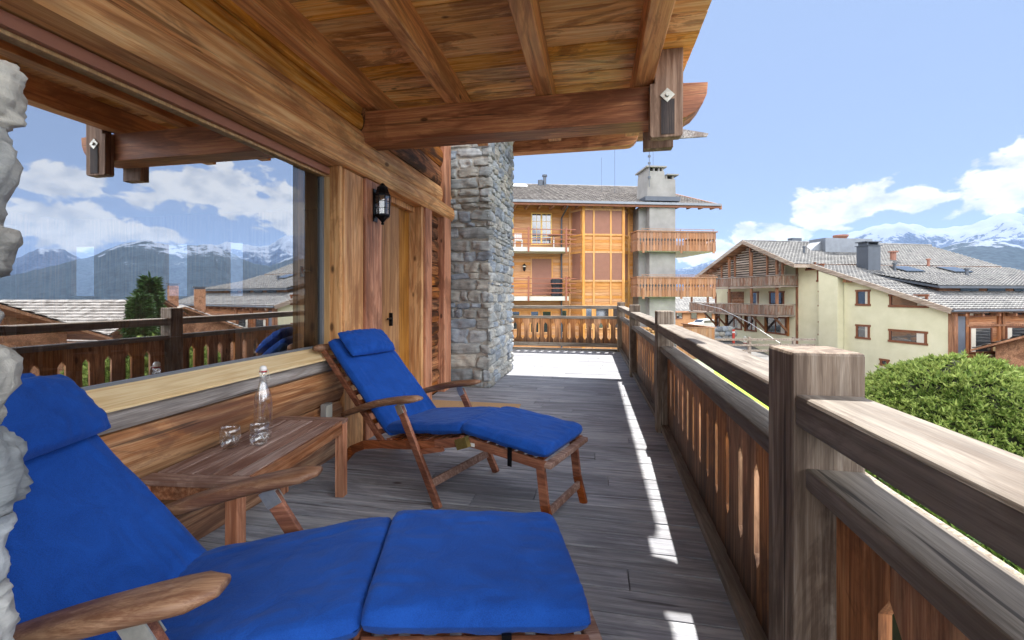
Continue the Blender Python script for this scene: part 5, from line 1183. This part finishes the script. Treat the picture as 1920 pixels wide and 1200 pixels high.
def armchair(x, y, rz, mat, lab):
    K = empty('armchair', (x, y, 0), rz, lab, 'armchair', 'armchairs in the living room indoors')
    mb = MB(); mb.box(-.35, .35, -.35, .3, .2, .44); mb.build('seat', mat, K, bevel=.06)
    mb = MB(); pts = []
    for i in range(15): a = math.pi*(i/14); pts.append((-.42*math.cos(a), .05+.42*math.sin(a)))
    for i in range(14):
        h = .55+.33*math.sin(math.pi*(i+.5)/14); a_, b_ = pts[i], pts[i+1]; mb.bar((a_[0], a_[1], .1+h/2), (b_[0], b_[1], .1+h/2), .12, h)
    mb.build('backrest', mat, K, bevel=.03)
    for sx in (-.28, .28):
        for sy in (-.28, .24): mb = MB(); mb.box(sx-.02, sx+.02, sy-.02, sy+.02, 0, .2); mb.build('leg', 'roomwood', K)
armchair(-5.0, 2.6, R(160), 'linen', 'pale armchair indoors at the left side of the window'); armchair(-3.6, 1.9, R(200), 'fur', 'brown fur armchair indoors close behind the glass')
armchair(-3.7, 4.6, R(120), 'linen', 'pale armchair indoors at the right side of the window'); armchair(-4.9, 5.0, R(170), 'fur', 'brown armchair indoors beside the floor lamp')
FL = empty('floor_lamp', (-4.3, 5.2, 0), 0, 'brass floor lamp with a metal dome shade inside the living room', 'lamp')
mb = MB(); mb.lathe([(.16, 0), (.16, .03), (.015, .05), (.015, 1.2)], (0, 0, 0), 14); mb.build('stand', 'brass', FL)
mb = MB(); mb.lathe([(.17, 1.08), (.15, 1.2), (.08, 1.28), (.02, 1.3)], (0, 0, 0), 18); mb.build('lamp_shade', 'brass', FL, smooth=True)
SB = empty('sideboard', (-8.5, 1.2, 0), 0, 'tall brown wooden cabinet against the far wall indoors', 'cabinet')
mb = MB(); mb.box(-.3, .3, -.8, .8, 0, 1.25); mb.build('carcass', 'roomwood', SB); mb = MB(); mb.box(.3, .33, -.78, -.02, .05, 1.2); mb.build('cabinet_door', 'roomwood', SB); mb = MB(); mb.box(.3, .33, .02, .78, .05, 1.2); mb.build('cabinet_door', 'roomwood', SB)

# ------------------------------------------------------------------ mountains
def interp(tab, a):
    if a <= tab[0][0]: return tab[0][1]
    for (a0, e0), (a1, e1) in zip(tab[:-1], tab[1:]):
        if a <= a1: t = (a-a0)/(a1-a0); return e0+(e1-e0)*t
    return tab[-1][1]
FAR = [(-180, 4), (-90, 5), (-60, 4), (-30, 5.5), (-12, 3.2), (0, 2.6), (5.7, 2.74), (9.9, 3.34), (13.9, 4.22), (18.9, 4.95), (23.1, 5.74), (25.9, 6.2), (27.7, 6.74), (29.4, 7.35), (31.4, 7.37), (33.3, 6.28), (35.1, 6.29), (37.1, 6.91), (38.0, 7.06), (39.2, 6.9), (40.5, 5.9), (43, 6.05), (44.8, 6.1), (46.7, 4.64), (50, 3.4), (56.3, 3.4), (57.6, 4.25), (58.8, 4.35), (60, 3.6), (62, 2.6), (75, 4.5), (100, 5.5), (140, 4), (180, 4)]
NEAR = [(-180, 1.5), (-60, 1), (0, -.6), (20, -.3), (23.1, .5), (27.7, 1.96), (31.8, 3.3), (33.5, 4.3), (35, 4.9), (36.5, 5.1), (38, 4.8), (39.2, 4.2), (40.5, 3.6), (42.5, 4.0), (44.5, 5.06), (46.0, 5.67), (48.7, 5.47), (50.5, 5.51), (51.5, 5.75), (52.1, 5.59), (53.3, 5.28), (54.5, 4.51), (55.8, 3.7), (58.0, 2.78), (60.0, 2.11), (62, 1.5), (80, 2.5), (120, 3), (180, 1.5)]
def ridged(p, o=5):
    v = 0; a = .5; f = 1
    for i in range(o): v += a*(1-abs(noise.noise(p*f))*2); a *= .5; f *= 2.05
    return v
def mountains(name, tab, R0, R1, R2, a0, a1, na, nr, amp, mat, seed, base=-170):
    mb = MB(); vs = []; fs = []
    for i in range(na+1):
        az = a0+(a1-a0)*i/na; Hh = math.tan(R(interp(tab, az)))*R1
        for j in range(nr+1):
            t = j/nr; r = R0+(R2-R0)*t; x, y = math.sin(R(az))*r, math.cos(R(az))*r
            q = (r-R1)/(R1-R0) if r < R1 else (r-R1)/(R2-R1)
            s = max(0, 1-abs(q)); s = s**1.25 if r < R1 else s**1.1
            p = Vector((x, y, seed))/(R1*.16); rg = ridged(p)-.55; rg2 = ridged(p*3.1+Vector((9, 2, 1)), 4)-.5
            env = math.sin(min(1, s*1.0)*math.pi*.93)**.7 if s > 0 else 0
            top = max(0, 1-abs(q)*9)
            z = base+(Hh-base)*s + amp*R1*(rg*env*.9 + rg2*env*.28) + top*R1*.0022*noise.noise(Vector((az*1.7, seed, 0))) + top*R1*.0012*noise.noise(Vector((az*6, seed, 0)))
            zmax = Hh*r/R1*1.0+R1*.002 if Hh > 0 else 1e9
            if abs(q) > .03 and r < R1: z = min(z, (math.tan(R(interp(tab, az)))*r)-R1*.001)
            vs.append((x, y, z))
    n = nr+1
    for i in range(na):
        for j in range(nr): fs.append((i*n+j, i*n+j+1, (i+1)*n+j+1, (i+1)*n+j))
    mb.add(vs, fs); return tag(mb.build(name, mat, smooth=True), kind='structure')
def snowmat(name, z0, z1, forest, rock, snowamt):
    m, nt, b = newmat(name); g = nn(nt, 'ShaderNodeNewGeometry'); sp = nn(nt, 'ShaderNodeSeparateXYZ'); nt.links.new(g.outputs['Position'], sp.inputs[0])
    sn = nn(nt, 'ShaderNodeSeparateXYZ'); nt.links.new(g.outputs['Normal'], sn.inputs[0])
    a = nn(nt, 'ShaderNodeTexNoise', i_Scale=.0042, i_Detail=10.0, i_Roughness=.7); nt.links.new(g.outputs['Position'], a.inputs['Vector'])
    mp = nn(nt, 'ShaderNodeMapping'); mp.inputs['Scale'].default_value = (.02, .02, .004); nt.links.new(g.outputs['Position'], mp.inputs[0])
    c_ = nn(nt, 'ShaderNodeTexNoise', i_Scale=1.0, i_Detail=8.0, i_Roughness=.7); nt.links.new(mp.outputs[0], c_.inputs['Vector'])
    hf = mth(nt, 'DIVIDE', mth(nt, 'SUBTRACT', sp.outputs[2], z0), z1-z0)
    f = mth(nt, 'ADD', hf, mth(nt, 'ADD', mth(nt, 'MULTIPLY', mth(nt, 'SUBTRACT', a.outputs[0], .5), 3.4), mth(nt, 'MULTIPLY', mth(nt, 'SUBTRACT', c_.outputs[0], .5), 2.6)))
    f = mth(nt, 'ADD', f, mth(nt, 'MULTIPLY', mth(nt, 'SUBTRACT', sn.outputs[2], .78), snowamt))
    fo = nn(nt, 'ShaderNodeTexNoise', i_Scale=.05, i_Detail=5.0); nt.links.new(g.outputs['Position'], fo.inputs['Vector'])
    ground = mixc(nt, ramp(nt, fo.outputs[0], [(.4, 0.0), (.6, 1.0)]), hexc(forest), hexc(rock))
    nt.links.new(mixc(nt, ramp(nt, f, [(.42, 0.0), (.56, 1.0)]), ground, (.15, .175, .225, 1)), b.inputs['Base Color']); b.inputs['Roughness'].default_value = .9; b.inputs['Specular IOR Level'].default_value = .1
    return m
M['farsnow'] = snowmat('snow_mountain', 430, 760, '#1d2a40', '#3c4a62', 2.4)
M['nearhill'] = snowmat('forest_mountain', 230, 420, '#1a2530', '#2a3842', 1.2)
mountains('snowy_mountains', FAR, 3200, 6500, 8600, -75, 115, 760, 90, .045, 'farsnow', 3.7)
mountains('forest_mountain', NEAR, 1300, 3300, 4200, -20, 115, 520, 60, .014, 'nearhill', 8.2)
# air
mb = MB(); mb.box(-9000, 9000, -9000, 9000, -360, 1100); hz = mb.build('haze', 'dark'); tag(hz, kind='stuff')
m = bpy.data.materials.new('haze_air'); m.use_nodes = True; t_ = m.node_tree; t_.nodes.clear()
v_ = nn(t_, 'ShaderNodeVolumePrincipled'); v_.inputs['Density'].default_value = HAZE; v_.inputs['Color'].default_value = (.45, .66, 1, 1); v_.inputs['Anisotropy'].default_value = .1
o_ = nn(t_, 'ShaderNodeOutputMaterial'); t_.links.new(v_.outputs[0], o_.inputs['Volume']); hz.data.materials[0] = m
